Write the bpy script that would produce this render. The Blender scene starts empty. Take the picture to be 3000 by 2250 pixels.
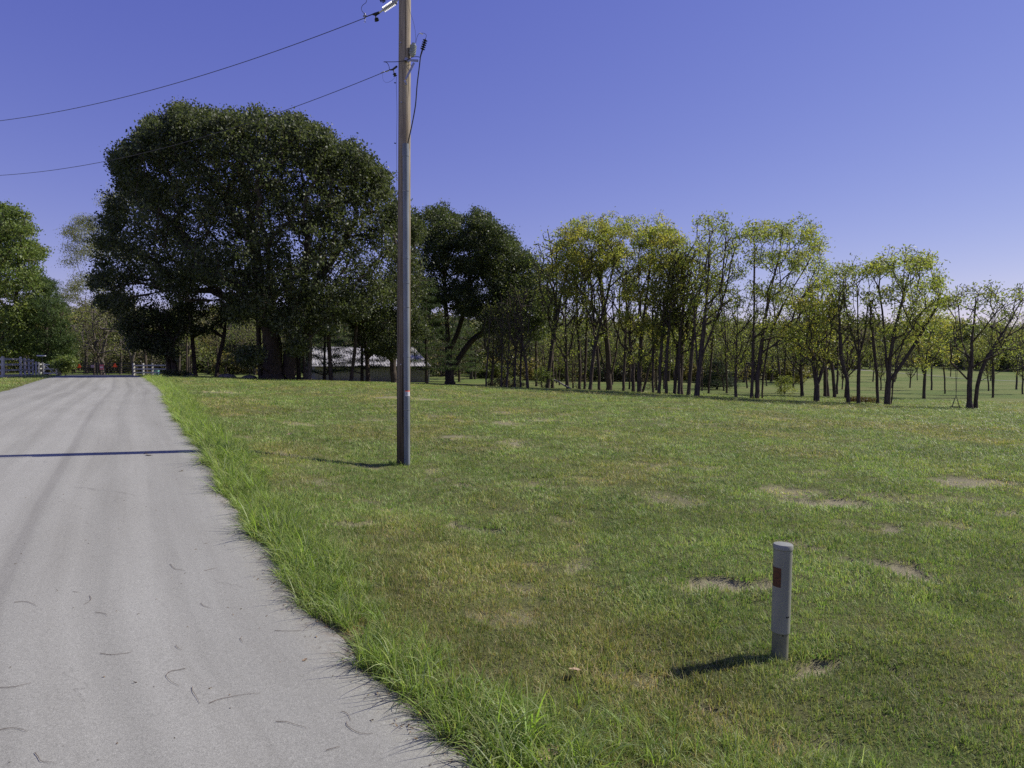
import bpy, math, random
import numpy as np
from mathutils import Vector, Matrix

# ------------------------------------------------------------------ camera, sky, sun, exposure
S = bpy.context.scene
COL = S.collection
F, CX, CY, HOR = 2000.0, 1500.0, 1125.0, 1065.0
CAM_Z = 1.8
PITCH = math.atan((CY - HOR) / F)
cd = bpy.data.cameras.new('camera'); cam = bpy.data.objects.new('camera', cd); COL.objects.link(cam)
cam.location = (0, 0, CAM_Z); cam.rotation_euler = (math.pi / 2 - PITCH, 0, 0)
cd.sensor_width = 36.0; cd.lens = 36.0 * F / 3000.0; cd.clip_end = 6000; cd.clip_start = 0.05
S.camera = cam
SUN_EL = math.radians(43); SUN_AZ = math.radians(19)       # azimuth measured from +X towards +Y
SUN = Vector((math.cos(SUN_EL) * math.cos(SUN_AZ), math.cos(SUN_EL) * math.sin(SUN_AZ), math.sin(SUN_EL)))
W = bpy.data.worlds.new('World'); S.world = W; W.use_nodes = True
wn = W.node_tree; bgn = wn.nodes['Background']
sky = wn.nodes.new('ShaderNodeTexSky'); sky.sky_type = 'NISHITA'; sky.sun_disc = False
sky.sun_elevation = SUN_EL; sky.sun_rotation = math.pi / 2 - SUN_AZ
sky.altitude = 300; sky.air_density = 1.0; sky.dust_density = 0.0; sky.ozone_density = 3.0
# periwinkle colour response of the picture's sky: a little less green, blue lifted towards the zenith
EXPO = 0.35; KS = 2 ** -EXPO
sp_ = wn.nodes.new('ShaderNodeSeparateColor'); cb_ = wn.nodes.new('ShaderNodeCombineColor'); wn.links.new(sky.outputs[0], sp_.inputs[0])
def wm(op, a, b):
    x = wn.nodes.new('ShaderNodeMath'); x.operation = op; wn.links.new(a, x.inputs[0]); x.inputs[1].default_value = b; return x.outputs[0]
wn.links.new(wm('MULTIPLY', sp_.outputs[0], 1.05), cb_.inputs[0]); wn.links.new(wm('MULTIPLY', sp_.outputs[1], .77), cb_.inputs[1])
wn.links.new(wm('MULTIPLY', wm('POWER', wm('MULTIPLY', sp_.outputs[2], .1), .53), 8.65), cb_.inputs[2])
wn.links.new(cb_.outputs[0], bgn.inputs['Color']); bgn.inputs['Strength'].default_value = 0.1 * KS
sl = bpy.data.lights.new('sun', 'SUN'); sl.energy = 4.3; sl.angle = math.radians(0.53); sl.color = (1.0, 0.95, 0.87)
so = bpy.data.objects.new('sun', sl); COL.objects.link(so)
so.rotation_euler = (-SUN).to_track_quat('-Z', 'Y').to_euler()
S.view_settings.view_transform = 'Standard'; S.view_settings.look = 'None'
S.view_settings.exposure = EXPO; S.view_settings.gamma = 1.0; S.view_settings.use_curve_mapping = False
try:
    S.cycles.max_bounces = 6; S.cycles.transparent_max_bounces = 4; S.cycles.diffuse_bounces = 3
    S.cycles.use_denoising = False
except Exception:
    pass

rng = np.random.default_rng(7)
random.seed(7)

# ------------------------------------------------------------------ small helpers
def vnoise(x, y, seed=0):
    x = np.asarray(x, float); y = np.asarray(y, float)
    xi = np.floor(x).astype(np.int64); yi = np.floor(y).astype(np.int64)
    fx = x - xi; fy = y - yi
    fx = fx * fx * (3 - 2 * fx); fy = fy * fy * (3 - 2 * fy)
    def h(a, b):
        n = (a * 374761393 + b * 668265263 + seed * 974634777) & 0x7fffffff
        n = ((n ^ (n >> 13)) * 1274126177) & 0x7fffffff
        return ((n ^ (n >> 16)) & 0xffff) / 65535.0
    return (h(xi, yi) * (1 - fx) + h(xi + 1, yi) * fx) * (1 - fy) + (h(xi, yi + 1) * (1 - fx) + h(xi + 1, yi + 1) * fx) * fy

def fbm(x, y, seed=0, o=4):
    t = 0; a = .5; s = 0
    for i in range(o):
        t = t + a * vnoise(x * 2 ** i + i * 17.3, y * 2 ** i - i * 9.1, seed + i); s += a; a *= .5
    return t / s

def sstep(a, b, x):
    t = np.clip((np.asarray(x, float) - a) / (b - a), 0, 1); return t * t * (3 - 2 * t)

def tag(o, label=None, cat=None, group=None, kind=None):
    if label: o['label'] = label
    if cat: o['category'] = cat
    if group: o['group'] = group
    if kind: o['kind'] = kind
    return o

def link(name, me, parent=None, loc=None):
    o = bpy.data.objects.new(name, me); COL.objects.link(o)
    if parent: o.parent = parent
    if loc is not None: o.location = loc
    return o

def empty(name, loc=(0, 0, 0), rz=0.0):
    o = bpy.data.objects.new(name, None); COL.objects.link(o)
    o.location = loc; o.rotation_euler = (0, 0, rz); o.empty_display_size = .3
    return o

def np_mesh(name, V, polys, mats, smooth=False, mat_idx=None):
    """V (n,3); polys: list of (m,k) int arrays"""
    me = bpy.data.meshes.new(name)
    V = np.asarray(V, np.float32)
    polys = [np.asarray(p, np.int32) for p in polys if len(p)]
    nl = sum(p.size for p in polys); npy = sum(len(p) for p in polys)
    me.vertices.add(len(V)); me.vertices.foreach_set('co', V.ravel())
    me.loops.add(nl); me.polygons.add(npy)
    me.loops.foreach_set('vertex_index', np.concatenate([p.ravel() for p in polys]) if polys else np.zeros(0, np.int32))
    tot = np.concatenate([np.full(len(p), p.shape[1], np.int32) for p in polys])
    st = np.concatenate([[0], np.cumsum(tot)[:-1]]).astype(np.int32)
    me.polygons.foreach_set('loop_start', st)
    try: me.polygons.foreach_set('loop_total', tot)
    except Exception: pass
    if smooth: me.polygons.foreach_set('use_smooth', np.ones(npy, bool))
    if mat_idx is not None: me.polygons.foreach_set('material_index', np.asarray(mat_idx, np.int32))
    for m in (mats if isinstance(mats, (list, tuple)) else [mats]): me.materials.append(m)
    me.update(calc_edges=True)
    return me

def attr(me, name, kind, dom, data):
    a = me.attributes.new(name, kind, dom)
    data = np.asarray(data)
    if kind == 'FLOAT_COLOR':
        if data.shape[1] == 3: data = np.concatenate([data, np.ones((len(data), 1))], 1)
        a.data.foreach_set('color', data.astype(np.float32).ravel())
    elif kind == 'FLOAT_VECTOR': a.data.foreach_set('vector', data.astype(np.float32).ravel())
    elif kind == 'INT': a.data.foreach_set('value', data.astype(np.int32).ravel())
    elif kind == 'BOOLEAN': a.data.foreach_set('value', data.astype(bool).ravel())
    else: a.data.foreach_set('value', data.astype(np.float32).ravel())

class MB:
    """collects shapes into one mesh"""
    def __init__(s): s.v = []; s.f = []
    def add(s, vs, fs):
        b = len(s.v); s.v += [tuple(v) for v in vs]; s.f += [tuple(i + b for i in f) for f in fs]
    def box(s, c, d, rot=None, bev=0.0):
        x, y, z = d[0] / 2, d[1] / 2, d[2] / 2
        pts = [Vector((a * x, b * y, e * z)) for a in (-1, 1) for b in (-1, 1) for e in (-1, 1)]
        R = rot if rot is not None else Matrix.Identity(3)
        vs = [R @ p + Vector(c) for p in pts]
        s.add(vs, [(0, 1, 3, 2), (4, 6, 7, 5), (0, 4, 5, 1), (2, 3, 7, 6), (0, 2, 6, 4), (1, 5, 7, 3)])
    def tube(s, P, R, n=8, cap=True, wob=0.0):
        P = [Vector(p) for p in P]
        if not hasattr(R, '__len__'): R = [R] * len(P)
        rings = []; up = None
        for i, p in enumerate(P):
            t = (P[min(i + 1, len(P) - 1)] - P[max(i - 1, 0)]).normalized()
            if up is None:
                up = t.orthogonal().normalized()
            up = (up - t * up.dot(t)).normalized(); b = t.cross(up)
            rings.append([p + (up * math.cos(2 * math.pi * k / n) + b * math.sin(2 * math.pi * k / n)) * R[i] * (1 + wob * random.uniform(-1, 1)) for k in range(n)])
        vs = [v for r in rings for v in r]; fs = []
        for i in range(len(P) - 1):
            for k in range(n):
                a = i * n + k; b2 = i * n + (k + 1) % n; fs.append((a, b2, b2 + n, a + n))
        if cap:
            fs.append(tuple(reversed(range(n)))); fs.append(tuple((len(P) - 1) * n + k for k in range(n)))
        s.add(vs, fs)
    def lathe(s, A, B, prof, n=16):
        """profile (t along A->B in metres, radius)"""
        A = Vector(A); d = (Vector(B) - A).normalized()
        s.tube([A + d * t for t, r in prof], [r for t, r in prof], n)
    def build(s, name, m, parent=None, smooth=False, loc=None):
        me = bpy.data.meshes.new(name); me.from_pydata(s.v, [], s.f); me.materials.append(m)
        if smooth:
            me.polygons.foreach_set('use_smooth', np.ones(len(me.polygons), bool))
            try: me.set_sharp_from_angle(angle=math.radians(38))
            except Exception: pass
        me.update()
        return link(name, me, parent, loc)

# ------------------------------------------------------------------ material helper
class M:
    def __init__(s, name):
        s.m = bpy.data.materials.new(name); s.m.use_nodes = True
        s.t = s.m.node_tree; s.b = s.t.nodes['Principled BSDF']; s.out = s.t.nodes['Material Output']
    def n(s, kind, **kw):
        x = s.t.nodes.new(kind)
        for k, v in kw.items():
            if k.startswith('i_'): x.inputs[int(k[2:])].default_value = v
            else: setattr(x, k, v)
        return x
    def l(s, a, b): s.t.links.new(a, b)
    def pos(s, scale=(1, 1, 1), obj=False):
        tc = s.n('ShaderNodeTexCoord') if obj else s.n('ShaderNodeNewGeometry')
        mp = s.n('ShaderNodeMapping'); mp.inputs['Scale'].default_value = scale
        s.l(tc.outputs['Object' if obj else 'Position'], mp.inputs['Vector']); return mp.outputs[0]
    def noise(s, vec, scale, detail=4, rough=.55):
        x = s.n('ShaderNodeTexNoise'); x.inputs['Scale'].default_value = scale
        x.inputs['Detail'].default_value = detail; x.inputs['Roughness'].default_value = rough
        if vec is not None: s.l(vec, x.inputs['Vector'])
        return x.outputs['Fac']
    def ramp(s, fac, stops, lin=True):
        x = s.n('ShaderNodeValToRGB'); e = x.color_ramp.elements
        e[0].position, e[0].color = stops[0][0], (*stops[0][1], 1)
        e[1].position, e[1].color = stops[-1][0], (*stops[-1][1], 1)
        for p, c in stops[1:-1]:
            q = e.new(p); q.color = (*c, 1)
        s.l(fac, x.inputs[0]); return x.outputs[0]
    def mix(s, a, b, fac, mode='MIX'):
        x = s.n('ShaderNodeMix', data_type='RGBA', blend_type=mode)
        for v, i in ((fac, 0), (a, 6), (b, 7)):
            if isinstance(v, bpy.types.NodeSocket): s.l(v, x.inputs[i])
            elif i == 0: x.inputs[0].default_value = v
            else: x.inputs[i].default_value = (*v, 1)
        return x.outputs[2]
    def math(s, op, a, b=0.0, c=None):
        x = s.n('ShaderNodeMath', operation=op)
        for i, v in enumerate((a, b) + ((c,) if c is not None else ())):
            if isinstance(v, bpy.types.NodeSocket): s.l(v, x.inputs[i])
            else: x.inputs[i].default_value = v
        return x.outputs[0]
    def att(s, name, typ='GEOMETRY', out='Fac'):
        x = s.n('ShaderNodeAttribute', attribute_name=name, attribute_type=typ); return x.outputs[out]
    def bump(s, h, strength=.3, dist=.02):
        x = s.n('ShaderNodeBump'); x.inputs['Strength'].default_value = strength; x.inputs['Distance'].default_value = dist
        s.l(h, x.inputs['Height']); s.l(x.outputs[0], s.b.inputs['Normal'])
    def col(s, c):
        if isinstance(c, bpy.types.NodeSocket): s.l(c, s.b.inputs['Base Color'])
        else: s.b.inputs['Base Color'].default_value = (*c, 1)
    def set(s, rough=.6, metal=0., spec=.5):
        s.b.inputs['Roughness'].default_value = rough; s.b.inputs['Metallic'].default_value = metal
        s.b.inputs['Specular IOR Level'].default_value = spec; return s.m

def simple(name, c1, c2, scale=8, rough=.6, metal=0, spec=.4, stretch=(1, 1, 1), bump=.2, dist=.01):
    m = M(name); p = m.pos(stretch, obj=True); f = m.noise(p, scale, 6)
    m.col(m.ramp(f, [(.3, c1), (.7, c2)])); m.bump(f, bump, dist); return m.set(rough, metal, spec)

def leaf_mat(name, trans=.35, rough=.5, spec=.35, gain=1.4):
    m = M(name); c = m.att('tint', out='Color'); m.col(c); m.set(rough, 0, spec)
    tr = m.n('ShaderNodeBsdfTranslucent'); g = m.mix(c, (gain, gain * 1.05, gain * .6), 1.0, 'MULTIPLY'); m.l(g, tr.inputs[0])
    mx = m.n('ShaderNodeMixShader'); mx.inputs[0].default_value = trans
    m.l(m.b.outputs[0], mx.inputs[1]); m.l(tr.outputs[0], mx.inputs[2]); m.l(mx.outputs[0], m.out.inputs[0]); return m.m

MAT = {}
MAT['leaf'] = leaf_mat('leaf', .34, .5, .38, 1.6)
MAT['leaf_thin'] = leaf_mat('leaf_thin', .46, .5, .35, 1.7)
MAT['needle'] = leaf_mat('needle', .25, .6, .25)
MAT['bark'] = simple('bark', (.035, .028, .022), (.13, .105, .085), 6, .95, 0, .1, (3, 3, .5), .8, .04)
MAT['bark_grey'] = simple('bark_grey', (.07, .06, .052), (.19, .165, .14), 5, .95, 0, .1, (3, 3, .6), .6, .03)
MAT['white_wood'] = simple('white_wood', (.36, .355, .33), (.52, .51, .48), 5, .6, 0, .3, (1, 1, 1), .15)
MAT['dark_metal'] = simple('dark_metal', (.02, .02, .021), (.045, .044, .045), 12, .5, .6, .5)
MAT['galv'] = simple('galvanised', (.3, .3, .31), (.5, .5, .51), 25, .45, .8, .5, bump=.1)
MAT['black_rubber'] = simple('black_rubber', (.012, .012, .013), (.03, .03, .03), 20, .5)
MAT['wire'] = simple('wire', (.03, .028, .03), (.07, .065, .065), 20, .5, .3)
MAT['porcelain'] = simple('porcelain', (.28, .31, .30), (.40, .43, .41), 10, .3, 0, .5, bump=.02)
MAT['polymer'] = simple('polymer', (.55, .55, .56), (.72, .72, .72), 10, .4, bump=.02)
MAT['orange_sign'] = simple('orange_sign', (.85, .09, .008), (.95, .12, .012), 10, .5, bump=.02)
MAT['red_edge'] = simple('red_edge', (.35, .02, .012), (.45, .03, .016), 10, .5, bump=.02)
MAT['pink_sign'] = simple('pink_sign', (.42, .10, .12), (.55, .17, .19), 30, .6, bump=.02)
MAT['faded_sign'] = simple('faded_sign', (.25, .17, .2), (.34, .27, .31), 30, .6, bump=.02)
MAT['white_paint'] = simple('white_paint', (.6, .6, .6), (.75, .75, .75), 10, .5, bump=.02)
MAT['shed_wall'] = simple('shed_wall', (.30, .27, .21), (.40, .37, .30), 2, .6, 0, .3, bump=.05)
MAT['shed_roof'] = simple('shed_roof', (.40, .385, .35), (.56, .54, .50), .8, .45, .0, .5, bump=.05)
MAT['stone'] = simple('stone', (.10, .095, .085), (.30, .28, .25), 3, .9, 0, .2, bump=.8, dist=.05)
MAT['twig'] = simple('twig', (.07, .048, .035), (.17, .12, .085), 30, .8)
MAT['dead_leaf'] = simple('dead_leaf', (.24, .16, .085), (.42, .31, .18), 25, .7, bump=.4)
MAT['rope'] = simple('rope', (.08, .07, .055), (.14, .12, .1), 30, .9)
MAT['dead_wood'] = simple('dead_wood', (.16, .145, .125), (.30, .28, .25), 6, .9, 0, .1, (1, 1, 1), .5)
MAT['teal'] = simple('teal', (.12, .3, .3), (.2, .42, .42), 10, .5)

# conduit (grey PVC)
m = M('grey_conduit'); p = m.pos((1, 1, .3), True); f = m.noise(p, 9, 5)
m.col(m.ramp(f, [(.3, (.135, .155, .17)), (.75, (.22, .245, .26))])); m.bump(f, .05, .005); MAT['conduit'] = m.set(.42, 0, .45)
# weathered pole wood
m = M('pole_wood'); p = m.pos((6, 6, .22), True); f = m.noise(p, 3.0, 9, .78); p2 = m.pos((1, 1, .5), True); g = m.noise(p2, 2.0, 3)
sp = m.n('ShaderNodeSeparateXYZ'); tc = m.n('ShaderNodeTexCoord'); m.l(tc.outputs['Object'], sp.inputs[0])
hz = m.n('ShaderNodeMapRange'); m.l(sp.outputs[2], hz.inputs[0]); hz.inputs[1].default_value = .2; hz.inputs[2].default_value = 6.0
c_hi = m.ramp(f, [(.25, (.10, .075, .05)), (.48, (.35, .295, .215)), (.75, (.62, .55, .42))])
c_lo = m.ramp(f, [(.25, (.035, .026, .016)), (.5, (.115, .088, .052)), (.75, (.21, .17, .11))])
c = m.mix(c_lo, c_hi, hz.outputs[0]); c = m.mix(c, (.5, .45, .4), m.math('MULTIPLY', g, .4), 'MULTIPLY'); ck = m.noise(m.pos((16, 16, .35), True), 1.6, 3, .5); c = m.mix(c, (.18, .14, .11), m.math('MULTIPLY', m.ramp(ck, [(.60, (0, 0, 0)), (.66, (1, 1, 1))]), .7), 'MULTIPLY')
m.col(c); m.bump(f, .9, .012); MAT['pole'] = m.set(.85, 0, .15)
# marker post paint
m = M('marker_paint'); p = m.pos((1, 1, .35), True); f = m.noise(p, 7, 5); g = m.noise(m.pos((1, 1, 1), True), 42, 6, .75)
sp = m.n('ShaderNodeSeparateXYZ'); tc = m.n('ShaderNodeTexCoord'); m.l(tc.outputs['Object'], sp.inputs[0])
hz = m.n('ShaderNodeMapRange'); m.l(sp.outputs[2], hz.inputs[0]); hz.inputs[1].default_value = .48; hz.inputs[2].default_value = .66
base = m.ramp(f, [(.3, (.225, .23, .18)), (.7, (.32, .325, .265))])
spots = m.ramp(g, [(.56, (0, 0, 0)), (.66, (1, 1, 1))]); sm = m.math('MULTIPLY', spots, m.math('MULTIPLY', hz.outputs[0], .55))
sm2 = m.math('MULTIPLY', m.ramp(m.noise(m.pos((1, 1, 1), True), 19, 4), [(.62, (0, 0, 0)), (.68, (1, 1, 1))]), .3)
m.col(m.mix(m.mix(base, (.16, .18, .12), sm), (.2, .2, .17), sm2)); m.bump(g, .08, .002); MAT['marker'] = m.set(.45, 0, .4)
m = M('marker_pipe'); f = m.noise(m.pos((1, 1, .5), True), 14, 6)
m.col(m.ramp(f, [(.3, (.14, .14, .085)), (.7, (.25, .25, .17))])); m.bump(f, .1, .003); MAT['marker_pipe'] = m.set(.5, 0, .35)
m = M('decal_orange'); f = m.noise(m.pos((1, 1, 1), True), 60, 5, .7)
m.col(m.ramp(f, [(.35, (.06, .032, .02)), (.6, (.14, .055, .025))])); MAT['decal'] = m.set(.6, 0, .3)

# ------------------------------------------------------------------ terrain
ROWS = [0, 6, 12, 25, 38, 50, 63, 80, 105, 140, 190, 260, 340, 500, 2500]
COLS = [-1.2, -.75, -.55, -.35, -.1, .1, .35, .6, .85, 1.2]
TAB = np.array([
 [0]*10, [0]*10,
 [.45, .42, .30, .03, 0, 0, -.02, -.04, -.08, -.1],
 [.70, .68, .55, .28, .12, 0, -.15, -.30, -.40, -.5],
 [.95, .88, .78, .50, .22, -.1, -.42, -.78, -1.0, -1.2],
 [1.1, 1.0, .86, .62, .22, -.34, -.80, -1.28, -1.5, -1.8],
 [.9, .85, .68, .38, -.20, -.62, -1.0, -1.50, -1.75, -2.],
 [.45, .45, .40, -.25, -.75, -.95, -1.1, -1.45, -1.7, -1.9],
 [.4, .4, .3, .2, -.3, -.6, -.9, -1.2, -1.4, -1.6],
 [1., 1., .9, .6, .2, 0, -.3, -.8, -1., -1.2],
 [4, 4, 4, 3.5, 2.5, 2, 1.5, 1.2, 1, 1],
 [12, 12, 12, 11, 9, 7.5, 6, 5, 4.5, 4],
 [21, 21, 21, 19, 16, 13, 11, 9.5, 8.5, 8],
 [26, 26, 26, 24, 20, 17, 15, 13, 12, 12],
 [26, 26, 26, 24, 20, 17, 15, 13, 12, 12]], float)
QN, UN = 260, 120
qg = np.linspace(math.log(5), math.log(2505), QN); ug = np.linspace(-1.2, 1.2, UN)
dg = np.exp(qg) - 5
tmp = np.stack([np.interp(dg, ROWS, TAB[:, k]) for k in range(10)], 1)
TG = np.stack([np.interp(ug, COLS, tmp[i]) for i in range(QN)], 0)
def blur(a, ax, k, it=3):
    for _ in range(it):
        p = np.pad(a, [(k, k) if i == ax else (0, 0) for i in (0, 1)], mode='edge')
        c = np.cumsum(p, ax); c = np.concatenate([np.zeros_like(np.take(c, [0], ax)), c], ax); n = 2 * k + 1
        a = (np.take(c, range(n, c.shape[ax]), ax) - np.take(c, range(0, c.shape[ax] - n), ax)) / n
    return a
TG = blur(blur(TG, 0, 3), 1, 5)

def table(x, y):
    yy = np.maximum(y, 3.0); u = np.clip(x / yy, -1.2, 1.2); d = np.clip(np.maximum(y, 0), 0, 2500)
    q = (np.log(d + 5) - qg[0]) / (qg[1] - qg[0]); w = (u + 1.2) / (ug[1] - ug[0])
    i = np.clip(q.astype(int), 0, QN - 2); j = np.clip(w.astype(int), 0, UN - 2); a = q - i; b = w - j
    return (TG[i, j] * (1 - b) + TG[i, j + 1] * b) * (1 - a) + (TG[i + 1, j] * (1 - b) + TG[i + 1, j + 1] * b) * a

FY = [-60, 0, 3, 11, 15, 25, 35, 44, 50, 66, 90]
FZ = [-.9, .02, .12, .40, .49, .66, .79, .87, .86, .68, .4]
fyd = np.linspace(-60, 90, 601); fzd = np.interp(fyd, FY, FZ)
fzd = np.convolve(np.pad(fzd, 10, mode='edge'), np.ones(21) / 21, 'valid')
def froad(y): return np.interp(y, fyd, fzd)

def ray(px, py):
    x = (px - CX) / F; yv = -(py - CY) / F
    d = Vector((x, math.cos(PITCH) + yv * math.sin(PITCH), -math.sin(PITCH) + yv * math.cos(PITCH)))
    return d / d.y
# right edge of the road from picture points
EDGE_PX = [(1440, 2250), (1285, 2110), (1080, 1945), (915, 1780), (820, 1640), (700, 1480), (605, 1322), (545, 1250), (502, 1190), (480, 1140), (430, 1107)]
ex, ey = [], []
for px, py in EDGE_PX:
    r = ray(px, py); lo, hi = 1.0, 46.0
    for _ in range(50):
        mid = (lo + hi) / 2
        if CAM_Z + r.z * mid > float(froad(mid)): lo = mid
        else: hi = mid
    ex.append(r.x * lo); ey.append(lo)
ex = [ex[0] + .72 * (ey[0] + 60)] + ex + [-36.6, -52]; ey = [-60] + ey + [66, 90]
def xr(y): return np.interp(y, ey, ex)
RW = 5.75
def lat(x, y): return (xr(y) - x) * .87        # metres to the left of the right edge

def zroad(x, y):
    l = lat(x, y)
    return froad(y) + .022 * np.clip(l, 0, RW) * sstep(28, 16, y) * sstep(0, 8, y)

def ground(x, y, detail=True):
    x = np.asarray(x, float); y = np.asarray(y, float)
    l = lat(x, y); base = table(x, y); fz = zroad(x, y)
    wr = sstep(0, 1, (-l) / (1.6 + .12 * np.clip(y, 0, 60)))
    wl = sstep(0, 18, l - RW)
    z = np.where(l < 0, fz - .02 + (base - fz + .02) * wr, fz - .02 + (base - fz + .02) * wl)
    far = sstep(62, 85, y); z = z * (1 - far) + base * far
    if detail:
        am = sstep(.15, 1.2, np.where(l < 0, -l, l - RW)) * sstep(90, 40, y)
        z = z + am * ((fbm(x * .35, y * .35, 3, 3) - .5) * .10 + (fbm(x * 2.2, y * 2.2, 5, 3) - .5) * .06)
        z = z - .05 * np.clip(dryness(x, y) , 0, 1) * am * sstep(26, 14, y)
        z = z + sstep(130, 220, y) * (fbm(x * .012, y * .012, 9, 3) - .5) * 7
    inside = sstep(-.02, .06, l) * sstep(RW + .02, RW - .06, l) * (y < 70)
    return z - inside * .07

PATCH_PX = [(2430, 1475, 120, 14, .95), (2300, 1440, 90, 12, .7), (2560, 1540, 40, 8, .9), (2690, 1538, 22, 6, .8), (2850, 1412, 110, 12, .8),
 (2380, 1612, 60, 12, 1), (2560, 1665, 95, 14, 1), (2150, 1712, 90, 16, 1), (1735, 1658, 30, 12, .9), (1390, 1540, 50, 9, .8), (1050, 1535, 50, 8, .8),
 (880, 1240, 30, 5, .8), (1480, 1240, 40, 5, .7), (1500, 1297, 40, 6, .7), (1350, 1278, 45, 5, .7), (2335, 1945, 70, 22, .9), (2350, 2150, 70, 20, .6),
 (2650, 1958, 50, 14, .6), (1930, 1688, 30, 9, .8), (1150, 1165, 50, 3, .7), (1230, 1170, 60, 3, .7), (1580, 1230, 40, 4, .6), (640, 1150, 40, 3, .7),
 (1990, 1480, 60, 8, .5), (2750, 1470, 60, 8, .5), (2940, 1500, 70, 9, .6), (1700, 1600, 60, 9, .45), (1760, 1700, 60, 10, .5), (1450, 1790, 50, 14, .5),
 (2900, 1750, 60, 14, .4), (1860, 1990, 90, 20, .5), (1560, 1650, 60, 12, .4), (2150, 2080, 90, 24, .45), (1120, 1490, 50, 8, .5), (2070, 1370, 60, 6, .5)]
PATCH = []
def dryness(x, y):
    d = np.zeros(np.shape(x))
    wx = x + (fbm(x * 2.5, y * 2.5, 21, 4) - .5) * .9; wy = y + (fbm(x * 2.5, y * 2.5, 31, 3) - .5) * .7
    fb2 = fbm(x * 7, y * 7, 33, 3)
    for (a, b, rx, ry, s) in PATCH:
        q = ((wx - a) / rx) ** 2 + ((wy - b) / ry) ** 2
        d = np.maximum(d, s * sstep(1.35, .65, q + (fb2 - .5) * 1.1))
    n = fbm(x * 1.6, y * 1.3, 41, 5); d = np.maximum(d, sstep(.62, .80, n) * .6)
    return d

def hit(px, py, dmax=140.0, detail=False):
    r = ray(px, py); ds = np.linspace(1.5, dmax, 1600)
    h = CAM_Z + r.z * ds - ground(r.x * ds, ds, detail)
    k = np.where(h < 0)[0]
    if len(k) == 0 or k[0] == 0: return None
    i = k[0]; t = h[i - 1] / (h[i - 1] - h[i]); d = ds[i - 1] + t * (ds[i] - ds[i - 1])
    return r.x * d, d
for (px, py, rx, ry, s) in PATCH_PX:
    h = hit(px, py)
    if h: PATCH.append((h[0], h[1], 1.15 * rx / F * h[1], 1.25 * max(.12, ry * h[1] ** 2 / (CAM_Z * F)), min(1, s * 1.1)))
def gz(x, y): return float(ground(np.array([x]), np.array([y]))[0])
def at(px, py, Y):
    r = ray(px, py); return Vector((r.x * Y, Y, CAM_Z + r.z * Y))

def brown_field(x, y): return sstep(.45, .72, fbm(x * .5 + 40, y * .28, 51, 4))

# ground mesh: fan of rings round the viewer, the whole circle, out to the horizon
th = np.concatenate([np.linspace(-46, 46, 380), np.linspace(46, 314, 60)[1:-1]]) * math.pi / 180
rr = np.concatenate([np.geomspace(.6, 70, 270), np.geomspace(70, 2600, 70)[1:]])
A, R = np.meshgrid(th, rr); X = R * np.sin(A); Y = R * np.cos(A); Z = ground(X, Y)
nt, nr = len(th), len(rr)
V = np.stack([X, Y, Z], -1).reshape(-1, 3); V = np.concatenate([V, [[0, 0, float(ground(np.array([0.]), np.array([0.]))[0])]]])
ii, jj = np.meshgrid(np.arange(nr - 1), np.arange(nt), indexing='ij'); j2 = (jj + 1) % nt
quads = np.stack([ii * nt + jj, ii * nt + j2, (ii + 1) * nt + j2, (ii + 1) * nt + jj], -1).reshape(-1, 4)[:, ::-1]
tris = np.stack([np.full(nt, len(V) - 1), np.arange(nt), (np.arange(nt) + 1) % nt], -1)[:, ::-1]
m = M('lawn_soil'); pz = m.pos()
n1 = m.noise(pz, 1.3, 6, .6); n2 = m.noise(pz, 48, 7, .8); n3 = m.noise(pz, .09, 3); n4 = m.noise(pz, 120, 3, .7)
g1 = m.ramp(n2, [(.25, (.035, .04, .014)), (.5, (.10, .118, .036)), (.75, (.21, .23, .08))])
g2 = m.ramp(n2, [(.25, (.05, .042, .02)), (.5, (.15, .135, .065)), (.75, (.28, .25, .13))])
c = m.mix(g1, g2, m.ramp(n1, [(.42, (0, 0, 0)), (.7, (.8, .8, .8))]))
straw = m.ramp(n4, [(.3, (.13, .11, .065)), (.5, (.30, .265, .165)), (.72, (.55, .50, .34))])
c = m.mix(c, straw, m.math('MULTIPLY', m.att('dry'), .85))
gr = m.ramp(n2, [(.25, (.065, .095, .024)), (.75, (.145, .195, .05))])
farc = m.mix(gr, m.ramp(n2, [(.3, (.11, .13, .04)), (.7, (.22, .225, .08))]), m.ramp(n3, [(.4, (0, 0, 0)), (.65, (1, 1, 1))]))
c = m.mix(c, farc, m.att('far')); m.col(c)
m.bump(n2, .7, .05); GM = m.set(.95, 0, .1)
me = np_mesh('ground', V, [quads, tris], GM, smooth=True)
dr = dryness(V[:, 0], V[:, 1]) * sstep(70, 50, V[:, 1])
l0 = lat(V[:, 0], V[:, 1]); near = sstep(.55, .0, np.abs(l0)) * (V[:, 1] < 60); dr = np.maximum(dr, near * .55)
attr(me, 'dry', 'FLOAT', 'POINT', dr)
attr(me, 'far', 'FLOAT', 'POINT', sstep(45, 75, np.hypot(V[:, 0], V[:, 1])))
tag(link('ground', me), kind='structure')

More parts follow.
